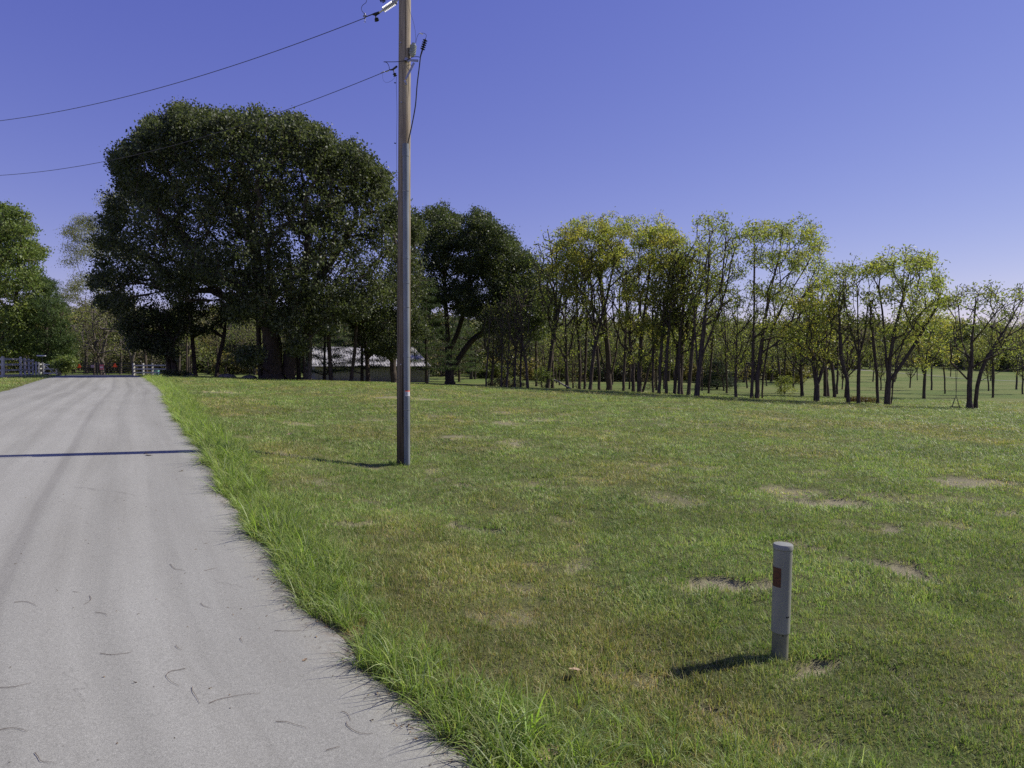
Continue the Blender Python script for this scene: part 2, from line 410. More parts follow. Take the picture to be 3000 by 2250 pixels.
# road sheet
ys = np.concatenate([np.arange(-12, 14, .12), np.arange(14, 68, .35)])
cr = np.array([-.0, .12, .3, .6, 1.0, 1.5, 1.85, 2.2, 2.8, 3.4, 4.0, 4.6, 5.2, 5.5, 5.75])
LL, YY = np.meshgrid(cr, ys)
jit = (fbm(YY * 2.2, YY * 0 + 3, 61, 4) - .5) * .26
LL2 = LL.copy(); LL2[:, 0] -= jit[:, 0] * 1.0; LL2[:, 1] -= jit[:, 0] * .6; LL2[:, -1] += jit[:, 0] * .6
XX = xr(YY) - LL2 / .87; ZZ = zroad(XX, YY)
ZZ = ZZ + .004
ZZ[:, 0] -= .05; ZZ[:, -1] -= .05; ZZ[:, 1] -= .004
nc = len(cr); V = np.stack([XX, YY, ZZ], -1).reshape(-1, 3)
ii, jj = np.meshgrid(np.arange(len(ys) - 1), np.arange(nc - 1), indexing='ij')
q = np.stack([ii * nc + jj, ii * nc + jj + 1, (ii + 1) * nc + jj + 1, (ii + 1) * nc + jj], -1).reshape(-1, 4)
sdist = np.concatenate([[0], np.cumsum(np.hypot(np.diff(xr(ys)), np.diff(ys)))])
m = M('asphalt'); L = m.att('lat'); D = m.att('along')
cv = m.n('ShaderNodeCombineXYZ'); m.l(L, cv.inputs[0]); m.l(D, cv.inputs[1])
def sc(v, x, y):
    mp = m.n('ShaderNodeMapping'); mp.inputs['Scale'].default_value = (x, y, 1); m.l(v, mp.inputs['Vector']); return mp.outputs[0]
fine = m.noise(m.pos(), 190, 4, .8); grit = m.noise(m.pos(), 60, 3, .8); big = m.noise(sc(cv.outputs[0], 1, .25), 1.1, 4); streak = m.noise(sc(cv.outputs[0], 5, .12), 1.0, 5, .65)
base = m.ramp(fine, [(.30, (.165, .163, .134)), (.5, (.276, .272, .230)), (.70, (.42, .415, .355))])
base = m.mix(base, m.ramp(grit, [(.3, (.84, .84, .84)), (.7, (1.12, 1.12, 1.12))]), 1.0, 'MULTIPLY')
st = m.ramp(streak, [(.3, (.91, .905, .90)), (.5, (1, 1, 1)), (.72, (1.06, 1.06, 1.06))])
base = m.mix(base, st, 1.0, 'MULTIPLY')
base = m.mix(base, m.ramp(big, [(.35, (.93, .925, .92)), (.65, (1.05, 1.05, 1.055))]), 1.0, 'MULTIPLY')
def band(center, half, soft, wav=.1, ws=.35):
    w = m.noise(sc(cv.outputs[0], .0, ws), 1.0, 3); c0 = m.math('ADD', m.math('MULTIPLY', m.math('SUBTRACT', w, .5), wav * 2), center)
    a = m.math('ABSOLUTE', m.math('SUBTRACT', L, c0)); r = m.n('ShaderNodeMapRange', interpolation_type='SMOOTHSTEP')
    m.l(a, r.inputs[0]); r.inputs[1].default_value = half + soft; r.inputs[2].default_value = max(0, half - .0); r.inputs[3].default_value = 0; r.inputs[4].default_value = 1
    return r.outputs[0]
# joint of the two lanes of paving: thin dark line with a paler strip beside it
base = m.mix(base, (1.10, 1.10, 1.105), band(2.18, .14, .22, .03), 'MULTIPLY')
base = m.mix(base, (.90, .895, .90), band(1.86, .025, .06, .03), 'MULTIPLY')
# tyre marks in the far half
farm = m.n('ShaderNodeMapRange', interpolation_type='SMOOTHSTEP'); m.l(D, farm.inputs[0])
farm.inputs[1].default_value = float(np.interp(13, ys, sdist)); farm.inputs[2].default_value = float(np.interp(26, ys, sdist))
tread = m.ramp(m.noise(sc(cv.outputs[0], 26, .06), 1.0, 2), [(.35, (.2, .2, .2)), (.6, (1, 1, 1))])
for cpos, hw in ((.95, .08), (1.5, .10), (2.9, .10), (3.5, .08), (4.3, .14)):
    base = m.mix(base, (1.12, 1.12, 1.12), m.math('MULTIPLY', band(cpos, hw, .16, .4, .07), .8), 'MULTIPLY')
for cpos, hw, dk in ((.75, .12, .87), (1.15, .10, .88), (3.2, .16, .88), (3.75, .12, .90), (4.6, .2, .90)):
    fct = m.math('MULTIPLY', m.math('MULTIPLY', band(cpos, hw, .12, .35, .09), farm.outputs[0]), tread)
    base = m.mix(base, (dk, dk * .995, dk * .99), fct, 'MULTIPLY')
# hairline cracks
vo = m.n('ShaderNodeTexVoronoi', feature='DISTANCE_TO_EDGE'); vo.inputs['Scale'].default_value = .55
dn = m.n('ShaderNodeTexNoise'); dn.inputs['Scale'].default_value = 3.5; dn.inputs['Detail'].default_value = 4; m.l(cv.outputs[0], dn.inputs['Vector'])
va = m.n('ShaderNodeVectorMath', operation='MULTIPLY_ADD'); m.l(dn.outputs['Color'], va.inputs[0]); va.inputs[1].default_value = (.5, .5, 0); m.l(cv.outputs[0], va.inputs[2]); m.l(va.outputs[0], vo.inputs['Vector'])
cm = m.ramp(vo.outputs['Distance'], [(0, (1, 1, 1)), (.004, (0, 0, 0))]); gate = m.ramp(m.noise(sc(cv.outputs[0], 1, .6), .8, 2), [(.52, (0, 0, 0)), (.6, (1, 1, 1))])
base = m.mix(base, (.55, .54, .54), m.math('MULTIPLY', m.math('MULTIPLY', cm, gate), .55), 'MULTIPLY')
sp = m.noise(m.pos(), 33, 2, .5); base = m.mix(base, (.3, .28, .26), m.math('MULTIPLY', m.ramp(sp, [(.74, (0, 0, 0)), (.78, (1, 1, 1))]), .5), 'MULTIPLY')
ed = m.n('ShaderNodeMapRange', interpolation_type='SMOOTHSTEP'); m.l(L, ed.inputs[0]); ed.inputs[1].default_value = .30; ed.inputs[2].default_value = .0
en = m.ramp(m.noise(m.pos(), 14, 5, .7), [(.42, (0, 0, 0)), (.62, (1, 1, 1))])
base = m.mix(base, (.16, .13, .10), m.math('MULTIPLY', m.math('MULTIPLY', ed.outputs[0], en), .75))
m.col(base); m.bump(fine, .35, .006); AM = m.set(.85, 0, .25)
me = np_mesh('road', V, [q], AM, smooth=True)
attr(me, 'lat', 'FLOAT', 'POINT', LL.ravel()); attr(me, 'along', 'FLOAT', 'POINT', np.repeat(sdist, nc))
tag(link('road', me), kind='structure')

# far gravel track beyond the grove, seen at the right
m = M('gravel'); f = m.noise(m.pos(), 6, 5); m.col(m.ramp(f, [(.3, (.30, .28, .24)), (.7, (.48, .46, .41))])); GRV = m.set(.9, 0, .2)
pts = [(250, 2330, 1085, 165), (0, 2525, 1093, 158), (0, 2700, 1102, 142), (0, 2852, 1111, 122), (0, 3100, 1122, 108), (0, 3500, 1130, 100)]
P = [((px - CX) / F * d, d) for _, px, py, d in pts]
vs, fs = [], []
for k in range(61):
    t = k / 60 * (len(P) - 1); i = min(int(t), len(P) - 2); a = t - i
    x = P[i][0] * (1 - a) + P[i + 1][0] * a; y = P[i][1] * (1 - a) + P[i + 1][1] * a
    for s_ in (-1.6, 1.6):
        vs.append((x, y + s_, gz(x, y + s_) + .06))
    if k: b = 2 * k; fs.append((b - 2, b - 1, b + 1, b))
me = bpy.data.meshes.new('gravel_track'); me.from_pydata(vs, [], fs); me.materials.append(GRV); tag(link('gravel_track', me), kind='structure')

# ------------------------------------------------------------------ instanced ground cover (library of tufts + loose points in one mesh)
def instancer(name, lib, pts, rot, scl, tint, mats, label=None, cat=None, gids=None):
    """lib: list of (V, [polys], matidx list, tints(face))"""
    Vs, ps, ids, mi, tc, b = [], {}, [], {}, {}, 0
    for k, (v, polys, mids, tn) in enumerate(lib):
        Vs.append(v); ids.append(np.full(len(v), k))
        for pp, mm, tt in zip(polys, mids, tn):
            w = pp.shape[1]; ps.setdefault(w, []).append(pp + b); mi.setdefault(w, []).append(np.full(len(pp), mm)); tc.setdefault(w, []).append(tt)
        b += len(v)
    Vs.append(pts); V = np.concatenate(Vs); n = len(pts)
    keys = list(ps)
    me = np_mesh(name, V, [np.concatenate(ps[w]) for w in keys], mats, mat_idx=np.concatenate([np.concatenate(mi[w]) for w in keys]))
    attr(me, 'tint', 'FLOAT_COLOR', 'FACE', np.concatenate([np.concatenate(tc[w]) for w in keys]))
    attr(me, 'gid', 'INT', 'POINT', np.concatenate(ids + [rng.integers(0, len(lib), n) if gids is None else np.asarray(gids)]))
    attr(me, 'ispt', 'BOOLEAN', 'POINT', np.concatenate([np.zeros(b), np.ones(n)]))
    attr(me, 'rot', 'FLOAT_VECTOR', 'POINT', np.concatenate([np.zeros((b, 3)), rot]))
    attr(me, 'scl', 'FLOAT_VECTOR', 'POINT', np.concatenate([np.ones((b, 3)), scl]))
    attr(me, 'itint', 'FLOAT_COLOR', 'POINT', np.concatenate([np.ones((b, 3)), tint]))
    o = link(name, me)
    g = bpy.data.node_groups.new(name, 'GeometryNodeTree')
    g.interface.new_socket('Geometry', in_out='INPUT', socket_type='NodeSocketGeometry'); g.interface.new_socket('Geometry', in_out='OUTPUT', socket_type='NodeSocketGeometry')
    N = g.nodes; gi = N.new('NodeGroupInput'); go = N.new('NodeGroupOutput')
    def na(nm, t):
        x = N.new('GeometryNodeInputNamedAttribute'); x.data_type = t; x.inputs['Name'].default_value = nm; return x.outputs['Attribute']
    sg = N.new('GeometryNodeSeparateGeometry'); sg.domain = 'POINT'; si = N.new('GeometryNodeSplitToInstances'); si.domain = 'POINT'; ip = N.new('GeometryNodeInstanceOnPoints')
    g.links.new(gi.outputs[0], sg.inputs['Geometry']); g.links.new(na('ispt', 'BOOLEAN'), sg.inputs['Selection'])
    g.links.new(sg.outputs['Inverted'], si.inputs['Geometry']); g.links.new(na('gid', 'INT'), si.inputs['Group ID'])
    g.links.new(sg.outputs['Selection'], ip.inputs['Points']); g.links.new(si.outputs['Instances'], ip.inputs['Instance'])
    ip.inputs['Pick Instance'].default_value = True; g.links.new(na('gid', 'INT'), ip.inputs['Instance Index'])
    g.links.new(na('rot', 'FLOAT_VECTOR'), ip.inputs['Rotation']); g.links.new(na('scl', 'FLOAT_VECTOR'), ip.inputs['Scale'])
    g.links.new(ip.outputs[0], go.inputs[0])
    md = o.modifiers.new('scatter', 'NODES'); md.node_group = g
    return tag(o, label, cat, kind='stuff')

def blades(n, rad, h0, h1, w0, w1, bend, segs, cols, lean=.5):
    """a tuft: n curved blades"""
    V, q, t, tq, tt = [], [], [], [], []
    b = 0
    for k in range(n):
        a = rng.uniform(0, 2 * math.pi); r = rad * math.sqrt(rng.uniform()); bx, by = r * math.cos(a), r * math.sin(a)
        da = a + rng.normal(0, .9); h = rng.uniform(h0, h1); w = rng.uniform(w0, w1); ln = rng.uniform(0, lean); bd = rng.uniform(.2, 1) * bend
        c = np.array(cols[rng.integers(len(cols))]) * rng.uniform(.75, 1.25)
        pa = da + rng.normal(math.pi / 2, .5); wx, wy = math.cos(pa) * w / 2, math.sin(pa) * w / 2
        x, y, z = bx, by, -.01; ang = ln
        for s_ in range(segs + 1):
            f = s_ / segs; tw = 1 - f ** 1.6
            if s_ < segs:
                V += [(x - wx * tw, y - wy * tw, z), (x + wx * tw, y + wy * tw, z)]
            else: V.append((x, y, z))
            if s_ < segs - 1: q.append((b + 2 * s_, b + 2 * s_ + 1, b + 2 * s_ + 3, b + 2 * s_ + 2)); tq.append(c)
            elif s_ == segs - 1: t.append((b + 2 * s_, b + 2 * s_ + 1, b + 2 * s_ + 2)); tt.append(c)
            st_ = h / segs; x += math.cos(da) * math.sin(ang) * st_; y += math.sin(da) * math.sin(ang) * st_; z += math.cos(ang) * st_
            ang += bd / segs * 1.6
        b += 2 * segs + 1
    return np.array(V), [np.array(q), np.array(t)], [0, 0], [np.array(tq), np.array(tt)]

def grass_mat(name, trans, gain):
    m = M(name); c = m.mix(m.att('tint', out='Color'), m.att('itint', 'INSTANCER', 'Color'), 1.0, 'MULTIPLY')
    m.col(c); m.set(.5, 0, .3); tr = m.n('ShaderNodeBsdfTranslucent'); m.l(m.mix(c, (gain, gain * 1.05, gain * .6), 1.0, 'MULTIPLY'), tr.inputs[0])
    mx = m.n('ShaderNodeMixShader'); mx.inputs[0].default_value = trans
    m.l(m.b.outputs[0], mx.inputs[1]); m.l(tr.outputs[0], mx.inputs[2]); m.l(mx.outputs[0], m.out.inputs[0]); return m.m
MAT['grass'] = grass_mat('grass', .35, 1.2); MAT['tall_grass'] = grass_mat('tall_grass', .45, 1.45)

LG = [(.22, .30, .065), (.18, .265, .055), (.25, .31, .09), (.29, .29, .12), (.13, .20, .045), (.20, .29, .07), (.27, .32, .13)]
lib = [blades(13, .055, .03, .065, .003, .0055, 1.4, 2, LG, .8) for _ in range(5)]
lib += [blades(16, .06, .010, .028, .006, .010, .9, 2, [(.11, .20, .04), (.14, .24, .045)], 1.2) for _ in range(2)]
def scatter_lawn(bands):
    P_, S_ = [], []
    for (y0, y1, dens, sx, sz) in bands:
        wmax = 1.15 * y1 + 1.5; n = int(dens * (y1 - y0) * 2 * wmax)
        y = rng.uniform(y0, y1, n); x = rng.uniform(-wmax, wmax, n)
        k = np.abs(x) < 1.12 * y + 1.5; x, y = x[k], y[k]
        l = lat(x, y); k = ((l < -.10) | (l > RW + .1)); x, y, l = x[k], y[k], l[k]
        d = dryness(x, y); k = rng.uniform(0, 1, len(x)) > d * .98; x, y = x[k], y[k]
        P_.append(np.stack([x, y, ground(x, y)], -1)); s = rng.uniform(.65, 1.4, len(x)) * (.62 + .78 * fbm(x * 1.9, y * 1.9, 71, 3))
        S_.append(np.stack([s * sx, s * sx, s * sz * rng.uniform(.7, 1.25, len(x))], -1))
    return np.concatenate(P_), np.concatenate(S_)
P, SC = scatter_lawn([(.4, 2.4, 500, 1, 1.1), (2.4, 5, 980, 1, 1.1), (5, 8, 600, 1.15, 1.15), (8, 13, 250, 1.5, 1.2), (13, 20, 125, 2.1, 1.35), (20, 32, 52, 3.0, 1.5), (32, 60, 17, 4.6, 1.6)])
n = len(P); br = brown_field(P[:, 0], P[:, 1]); dd = dryness(P[:, 0], P[:, 1]); fl = fbm(P[:, 0] * .8, P[:, 1] * .5, 81, 3)[:, None]
fl2 = fbm(P[:, 0] * 2.6, P[:, 1] * 1.8, 87, 3)[:, None]
T = np.ones((n, 3)) * (.48 + .62 * fl + .60 * fl2) * (1.22 - .06 * sstep(6, 20, P[:, 1]))[:, None]
T = T * (1 + (np.array([.30, -.02, .12]) ) * (br * .75)[:, None]) * (1 + np.array([.9, .45, .9]) * (dd * .8)[:, None])
rot = np.stack([rng.normal(0, .12, n), rng.normal(0, .12, n), rng.uniform(0, 6.28, n)], -1)
instancer('lawn_grass', lib, P, rot, SC, T, [MAT['grass']], 'mown olive green lawn grass with thin brown patches', 'grass')

# tall bright strip along the road edge
TG1 = [(.215, .315, .055), (.165, .255, .048), (.26, .335, .07), (.31, .335, .12), (.11, .18, .035), (.33, .38, .17)]
lib = [blades(15, .05, .12, .30, .004, .0085, 1.5, 5, TG1, .55) for _ in range(6)] + [blades(9, .04, .18, .38, .006, .011, 1.9, 6, TG1 + [(.22, .30, .13)], .7) for _ in range(3)]
P_, S_ = [], []
for (y0, y1, dens, sx, wd) in ((1.4, 4.5, 240, 1, .48), (4.5, 9, 220, 1.05, .50), (9, 18, 125, 1.35, .66), (18, 32, 48, 1.8, .85), (32, 47, 22, 2.4, 1.0)):
    n = int(dens * (y1 - y0) * 1.25 * (wd + .1)); y = rng.uniform(y0, y1, n)
    r = rng.uniform(0, 1, n) ** 1.25 * wd - .03 + (fbm(y * 2.2, y * 0 + 3, 61, 4) - .5) * .26
    x = xr(y) + r / .87; s = (1.05 - .45 * sstep(.6, 1.0, r / wd)) * rng.uniform(.6, 1.05, n) * (.55 + .75 * fbm(x * 1.6, y * 1.6, 91, 2))
    k = fbm(x * 3.1, y * 3.1, 95, 2) > .22
    x, y, s = x[k], y[k], s[k]
    ne = int(26 * (y1 - y0) * 1.25 / sx); ye = rng.uniform(y0, y1, ne); xe = xr(ye) + (rng.uniform(-.05, .09, ne) + (fbm(ye * 2.2, ye * 0 + 3, 61, 4) - .5) * .26) / .87; ke = fbm(ye * 1.3, ye * 0 + 9, 97, 2) > .42
    x = np.concatenate([x, xe[ke]]); y = np.concatenate([y, ye[ke]]); s = np.concatenate([s, rng.uniform(.6, 1.05, ke.sum())])
    P_.append(np.stack([x, y, np.maximum(ground(x, y), zroad(x, y) - .025)], -1)); S_.append(np.stack([s * sx, s * sx, s], -1))
nx = 330; x = rng.uniform(-.1, 1.7, nx); y = 2.55 + .55 * rng.uniform(0, 1, nx) ** 1.2 + .35 * (x < .8); k = lat(x, y) < -.1; x, y = x[k], y[k]; s = rng.uniform(.28, .62, len(x))
P_.append(np.stack([x, y, ground(x, y)], -1)); S_.append(np.stack([s, s, s], -1))
for (cx_, cy_, rr0, nn_) in ((1.64, 4.12, .09, 16), (-1.93, 12.05, .20, 34)):
    a_ = rng.uniform(0, 6.28, nn_); q_ = rr0 + rng.uniform(0, .08, nn_); x = cx_ + np.cos(a_) * q_; y = cy_ + np.sin(a_) * q_; s = rng.uniform(.3, .6, nn_)
    P_.append(np.stack([x, y, ground(x, y)], -1)); S_.append(np.stack([s, s, s], -1))
nx = 160; y = rng.uniform(2.8, 14, nx); x = xr(y) + rng.uniform(.6, 1.6, nx); s = rng.uniform(.2, .55, nx); P_.append(np.stack([x, y, ground(x, y)], -1)); S_.append(np.stack([s * .8, s * .8, s], -1))
P = np.concatenate(P_); SC = np.concatenate(S_); n = len(P)
T = np.ones((n, 3)) * rng.uniform(.75, 1.2, (n, 1)) * (1 + .12 * sstep(5, 25, P[:, 1]))[:, None]
ry = rng.normal(-.10, .16, n)
rot = np.stack([rng.normal(.05, .16, n), ry, rng.uniform(0, 6.28, n)], -1)
instancer('roadside_grass', lib, P, rot, SC, T, [MAT['tall_grass']], 'tall unmown bright green grass strip along the road edge', 'grass')

# leaf litter and grit along the edge
lv = []
for _ in range(4):
    w = rng.uniform(.003, .008); h = rng.uniform(.005, .016)
    v = np.array([(-w, -h, .002), (w, -h * .6, .006), (w * .7, h, .003), (-w * .8, h * .8, .009)])
    lv.append((v, [np.array([(0, 1, 2), (0, 2, 3)])], [0], [np.array([(.26, .17, .09), (.2, .12, .06)])]))
n = 9000; y = 1.5 + 22 * rng.uniform(0, 1, n) ** 2; r = rng.normal(.03, .10, n); r = np.where(rng.uniform(0, 1, n) < .03, -rng.uniform(0, 2.5, n), r) + (fbm(y * 2.2, y * 0 + 3, 61, 4) - .5) * .26
x = xr(y) + r / .87; l = lat(x, y); z = np.where(l > 0.1, zroad(x, y) + .005, np.maximum(ground(x, y), zroad(x, y) - .02) + .006)
instancer('leaf_litter', lv, np.stack([x, y, z], -1), np.stack([rng.normal(0, .3, n), rng.normal(0, .3, n), rng.uniform(0, 6.28, n)], -1),
          np.repeat(rng.uniform(.25, .8, n)[:, None], 3, 1), rng.uniform(.4, 1.3, (n, 1)) * np.ones((n, 3)), [MAT['grass']], 'dry brown leaf crumbs gathered along the road edge', 'leaf litter')

# ------------------------------------------------------------------ trees
def grow(stems, T, bf=.25, step=.8, sag=.12, jit=.06):
    """stems: list of polylines (k,3) sharing the root (first) or attached by index; T targets. Returns nodes, parent"""
    N = []; par = []; pl = []
    for st, at_ in stems:
        prev = at_
        for p in st:
            N.append(p); par.append(prev); pl.append(0 if prev < 0 else pl[prev] + float(np.linalg.norm(np.array(p) - N[prev]))); prev = len(N) - 1
    cap = len(N) + len(T) * 8; NA = np.zeros((cap, 3)); PL = np.zeros(cap); c = len(N)
    NA[:c] = N; PL[:c] = pl; par = list(par); tipn = []
    c0 = NA[min(1, c - 1)]
    order = np.argsort(np.linalg.norm(T - c0, axis=1))
    minroot = 1 if c > 2 else 0
    for k in order:
        p = T[k]; d = np.linalg.norm(NA[minroot:c] - p, axis=1)
        cost = d + bf * PL[minroot:c] + 1.2 * np.maximum(0, NA[minroot:c, 2] - p[2])
        i = int(np.argmin(cost)) + minroot; L_ = float(d[i - minroot]); ns = max(1, min(7, int(L_ / step)))
        a = NA[i]; prev = i
        for s_ in range(1, ns + 1):
            f = s_ / ns; q_ = a * (1 - f) + p * f
            if s_ < ns: q_ = q_ + rng.normal(0, jit * L_ / ns, 3); q_[2] += -sag * L_ * math.sin(math.pi * f) * .5
            NA[c] = q_; par.append(prev); PL[c] = PL[prev] + L_ / ns; prev = c; c += 1
            if c >= cap - 9: break
        tipn.append(prev)
        if c >= cap - 9: break
    return NA[:c], np.array(par), np.array(tipn)

def wood(name, N, par, R0, rmin=.014, expo=.46, flare=1.5):
    c = len(N); w = np.zeros(c); kids = np.zeros(c, int)
    for i in range(c - 1, 0, -1):
        if w[i] == 0: w[i] = 1
        if par[i] >= 0: w[par[i]] += w[i]
    r = np.maximum(rmin, R0 * (w / w[0]) ** expo)
    best = np.full(c, -1)
    for i in range(1, c):
        p = par[i]
        if p >= 0 and (best[p] < 0 or w[i] > w[best[p]]): best[p] = i
    tan = np.zeros((c, 3))
    for i in range(c):
        a = N[par[i]] if par[i] >= 0 else N[i]; b = N[best[i]] if best[i] >= 0 else N[i]
        v = b - a; tan[i] = v / (np.linalg.norm(v) + 1e-9)
    out = []
    ei = np.array([i for i in range(c) if par[i] >= 0])
    pi = par[ei]; main = best[pi] == ei
    d = N[ei] - N[pi]; d /= np.linalg.norm(d, axis=1)[:, None] + 1e-9
    t0 = np.where(main[:, None], tan[pi], d); r0 = np.where(main, r[pi], np.minimum(r[pi] * .8, r[ei] * 1.35)); r1 = r[ei]
    zb = N[pi][:, 2]; r0 = r0 * (1 + (flare - 1) * np.exp(-np.maximum(0, zb - N[0][2]) / .35) * (r0 > .08))
    t1 = tan[ei]
    def frame(t):
        ref = np.where(np.abs(t[:, 0:1]) > .9, np.array([[0, 1., 0]]), np.array([[1., 0, 0]]))
        u = np.cross(t, ref); u /= np.linalg.norm(u, axis=1)[:, None] + 1e-9; return u, np.cross(t, u)
    res = {}
    for key, sel, n in (('trunk', r1 > .085, 9), ('branches', r1 <= .085, 4)):
        if not sel.any(): continue
        a = np.arange(n) * 2 * math.pi / n; cs, sn = np.cos(a)[None, :, None], np.sin(a)[None, :, None]
        rings = []
        for C, t, rad in ((N[pi][sel], t0[sel], r0[sel]), (N[ei][sel], t1[sel], r1[sel])):
            u, v = frame(t); rings.append(C[:, None, :] + (u[:, None, :] * cs + v[:, None, :] * sn) * rad[:, None, None])
        V = np.concatenate(rings, 1).reshape(-1, 3); E = sel.sum(); b = np.arange(E)[:, None] * 2 * n; k = np.arange(n)[None, :]; k2 = (k + 1) % n
        q = np.stack([b + k, b + k2, b + n + k2, b + n + k], -1).reshape(-1, 4); res[key] = (V, q)
    return res

def leaves(P, per, spread, size, asp, pal, clump=None, droop=.3, vert=.6, jcol=.3):
    n = len(P) * per; C = np.repeat(P, per, 0) + rng.normal(0, 1, (n, 3)) * np.array([spread, spread, spread * vert])
    C[:, 2] -= rng.uniform(0, droop, n)
    d = rng.normal(0, 1, (n, 3)); d[:, 2] -= .5; d /= np.linalg.norm(d, axis=1)[:, None]
    u = np.cross(d, rng.normal(0, 1, (n, 3))); u /= np.linalg.norm(u, axis=1)[:, None] + 1e-9
    s = size * rng.uniform(.6, 1.35, n)[:, None]; nn = np.cross(d, u)
    a = C - d * s * .5; t = C + d * s * .5 - nn * s * .12; l = C - u * s * asp * .5 + nn * s * .1; r = C + u * s * asp * .5 + nn * s * .1
    V = np.stack([a, l, t, r], 1).reshape(-1, 3); q = np.arange(n * 4).reshape(-1, 4)
    pal = np.array(pal); cl = np.repeat(rng.uniform(0, 1, len(P)) if clump is None else clump, per)
    x = np.clip(cl * .65 + rng.uniform(0, .35, n), 0, .999) * (len(pal) - 1); i = x.astype(int); f = (x - i)[:, None]
    col = (pal[i] * (1 - f) + pal[i + 1] * f) * rng.uniform(1 - jcol, 1 + jcol, n)[:, None]
    return V, q, col

def lumpy_pts(c, r, n, shell=.5):
    c = np.array(c); r = np.array(r); ns = max(3, int(4 + r[0] * 2.2)); out = []
    for q_ in range(ns):
        v = rng.normal(0, 1, 3); v /= np.linalg.norm(v); sc_ = rng.uniform(.34, .58)
        out.append(ell_pts(c + v * r * rng.uniform(.45, .95), r * sc_, max(2, int(n / ns)), .3))
    return np.concatenate(out)

def ell_pts(c, r, n, shell=.55):
    v = rng.normal(0, 1, (n, 3)); v /= np.linalg.norm(v, axis=1)[:, None]
    return np.array(c) + v * np.array(r) * (rng.uniform(shell ** 3, 1, n) ** (1 / 3))[:, None]

PAL = {
 'oak': [(.036, .048, .018), (.058, .075, .028), (.095, .115, .046), (.15, .16, .08)],
 'oak2': [(.036, .052, .018), (.056, .078, .026), (.088, .112, .04), (.14, .15, .055)],
 'ash': [(.13, .175, .045), (.19, .23, .055), (.25, .265, .065), (.31, .285, .07)],
 'ash_y': [(.15, .20, .05), (.23, .265, .06), (.31, .30, .07), (.38, .29, .075)],
 'ash_d': [(.11, .145, .045), (.15, .185, .055), (.20, .215, .06), (.26, .25, .07)],
 'light': [(.085, .13, .034), (.125, .175, .044), (.17, .21, .058), (.22, .23, .06)],
 'pale': [(.17, .185, .075), (.21, .22, .09), (.26, .26, .11), (.30, .28, .12)],
 'pine': [(.035, .065, .022), (.055, .092, .028), (.08, .12, .034), (.115, .15, .045)],
 'pine_d': [(.012, .026, .012), (.018, .035, .015), (.026, .045, .02), (.04, .055, .025)],
}

def tree_meshes(name, stems, T, R0, per, spread, size, asp, pal, bf=.25, bark='bark', leafmat='leaf', extra=True, **kw):
    N, par, tips = grow(stems, T, bf, kw.get('step', .8), kw.get('sag', .12))
    w = wood(name, N, par, R0, kw.get('rmin', .014), kw.get('expo', .46), kw.get('flare', 1.5))
    out = {}
    Vw = np.concatenate([w[k][0] for k in w]); b_ = 0; qs = []
    for k in w: qs.append(w[k][1] + b_); b_ += len(w[k][0])
    out['trunk'] = np_mesh(name + '_trunk', Vw, [np.concatenate(qs)], MAT[bark], smooth=True)
    if per:
        P = N[tips]
        if kw.get('bare', 0):
            zz = (P[:, 2] - P[:, 2].min()) / (np.ptp(P[:, 2]) + 1e-6); P = P[rng.uniform(0, 1, len(P)) < np.clip((1 - kw['bare']) * (.72 + .6 * zz), .05, 1)]
        V, q, c = leaves(P, per, spread, size, asp, PAL[pal], droop=kw.get('droop', .3), vert=kw.get('vert', .6), jcol=kw.get('jcol', .3))
        me = np_mesh(name + '_crown', V, [q], MAT[leafmat]); attr(me, 'tint', 'FLOAT_COLOR', 'FACE', c); out['crown'] = me
    return out

def place(meshes, name, loc, label, cat='tree', group=None, rz=0., s=1., tilt=(0, 0)):
    e = empty(name, loc); e.rotation_euler = (tilt[0], tilt[1], rz); e.scale = (s, s, s) if not hasattr(s, '__len__') else s
    for k in ('trunk', 'crown'):
        if k in meshes: link(k, meshes[k], e)
    return tag(e, label, cat, group)

def polyl(pts, wob=.05):
    return [np.array(p, float) + rng.normal(0, wob, 3) * (i > 0) for i, p in enumerate(pts)]

def dense(pts, step=.7, wob=.04):
    P = [np.array(p, float) for p in pts]; out = [P[0]]; drift = np.zeros(3)
    for i in range(len(P) - 1):
        p0, p1, p2, p3 = P[max(i - 1, 0)], P[i], P[i + 1], P[min(i + 2, len(P) - 1)]; n = max(1, int(np.linalg.norm(p2 - p1) / step))
        for k in range(1, n + 1):
            t = k / n; drift = drift * .8 + rng.normal(0, wob * .6, 3) * np.array([1, 1, .2])
            out.append(.5 * ((2 * p1) + (p2 - p0) * t + (2 * p0 - 5 * p1 + 4 * p2 - p3) * t * t + (3 * p1 - p0 - 3 * p2 + p3) * t ** 3) + drift)
    return out

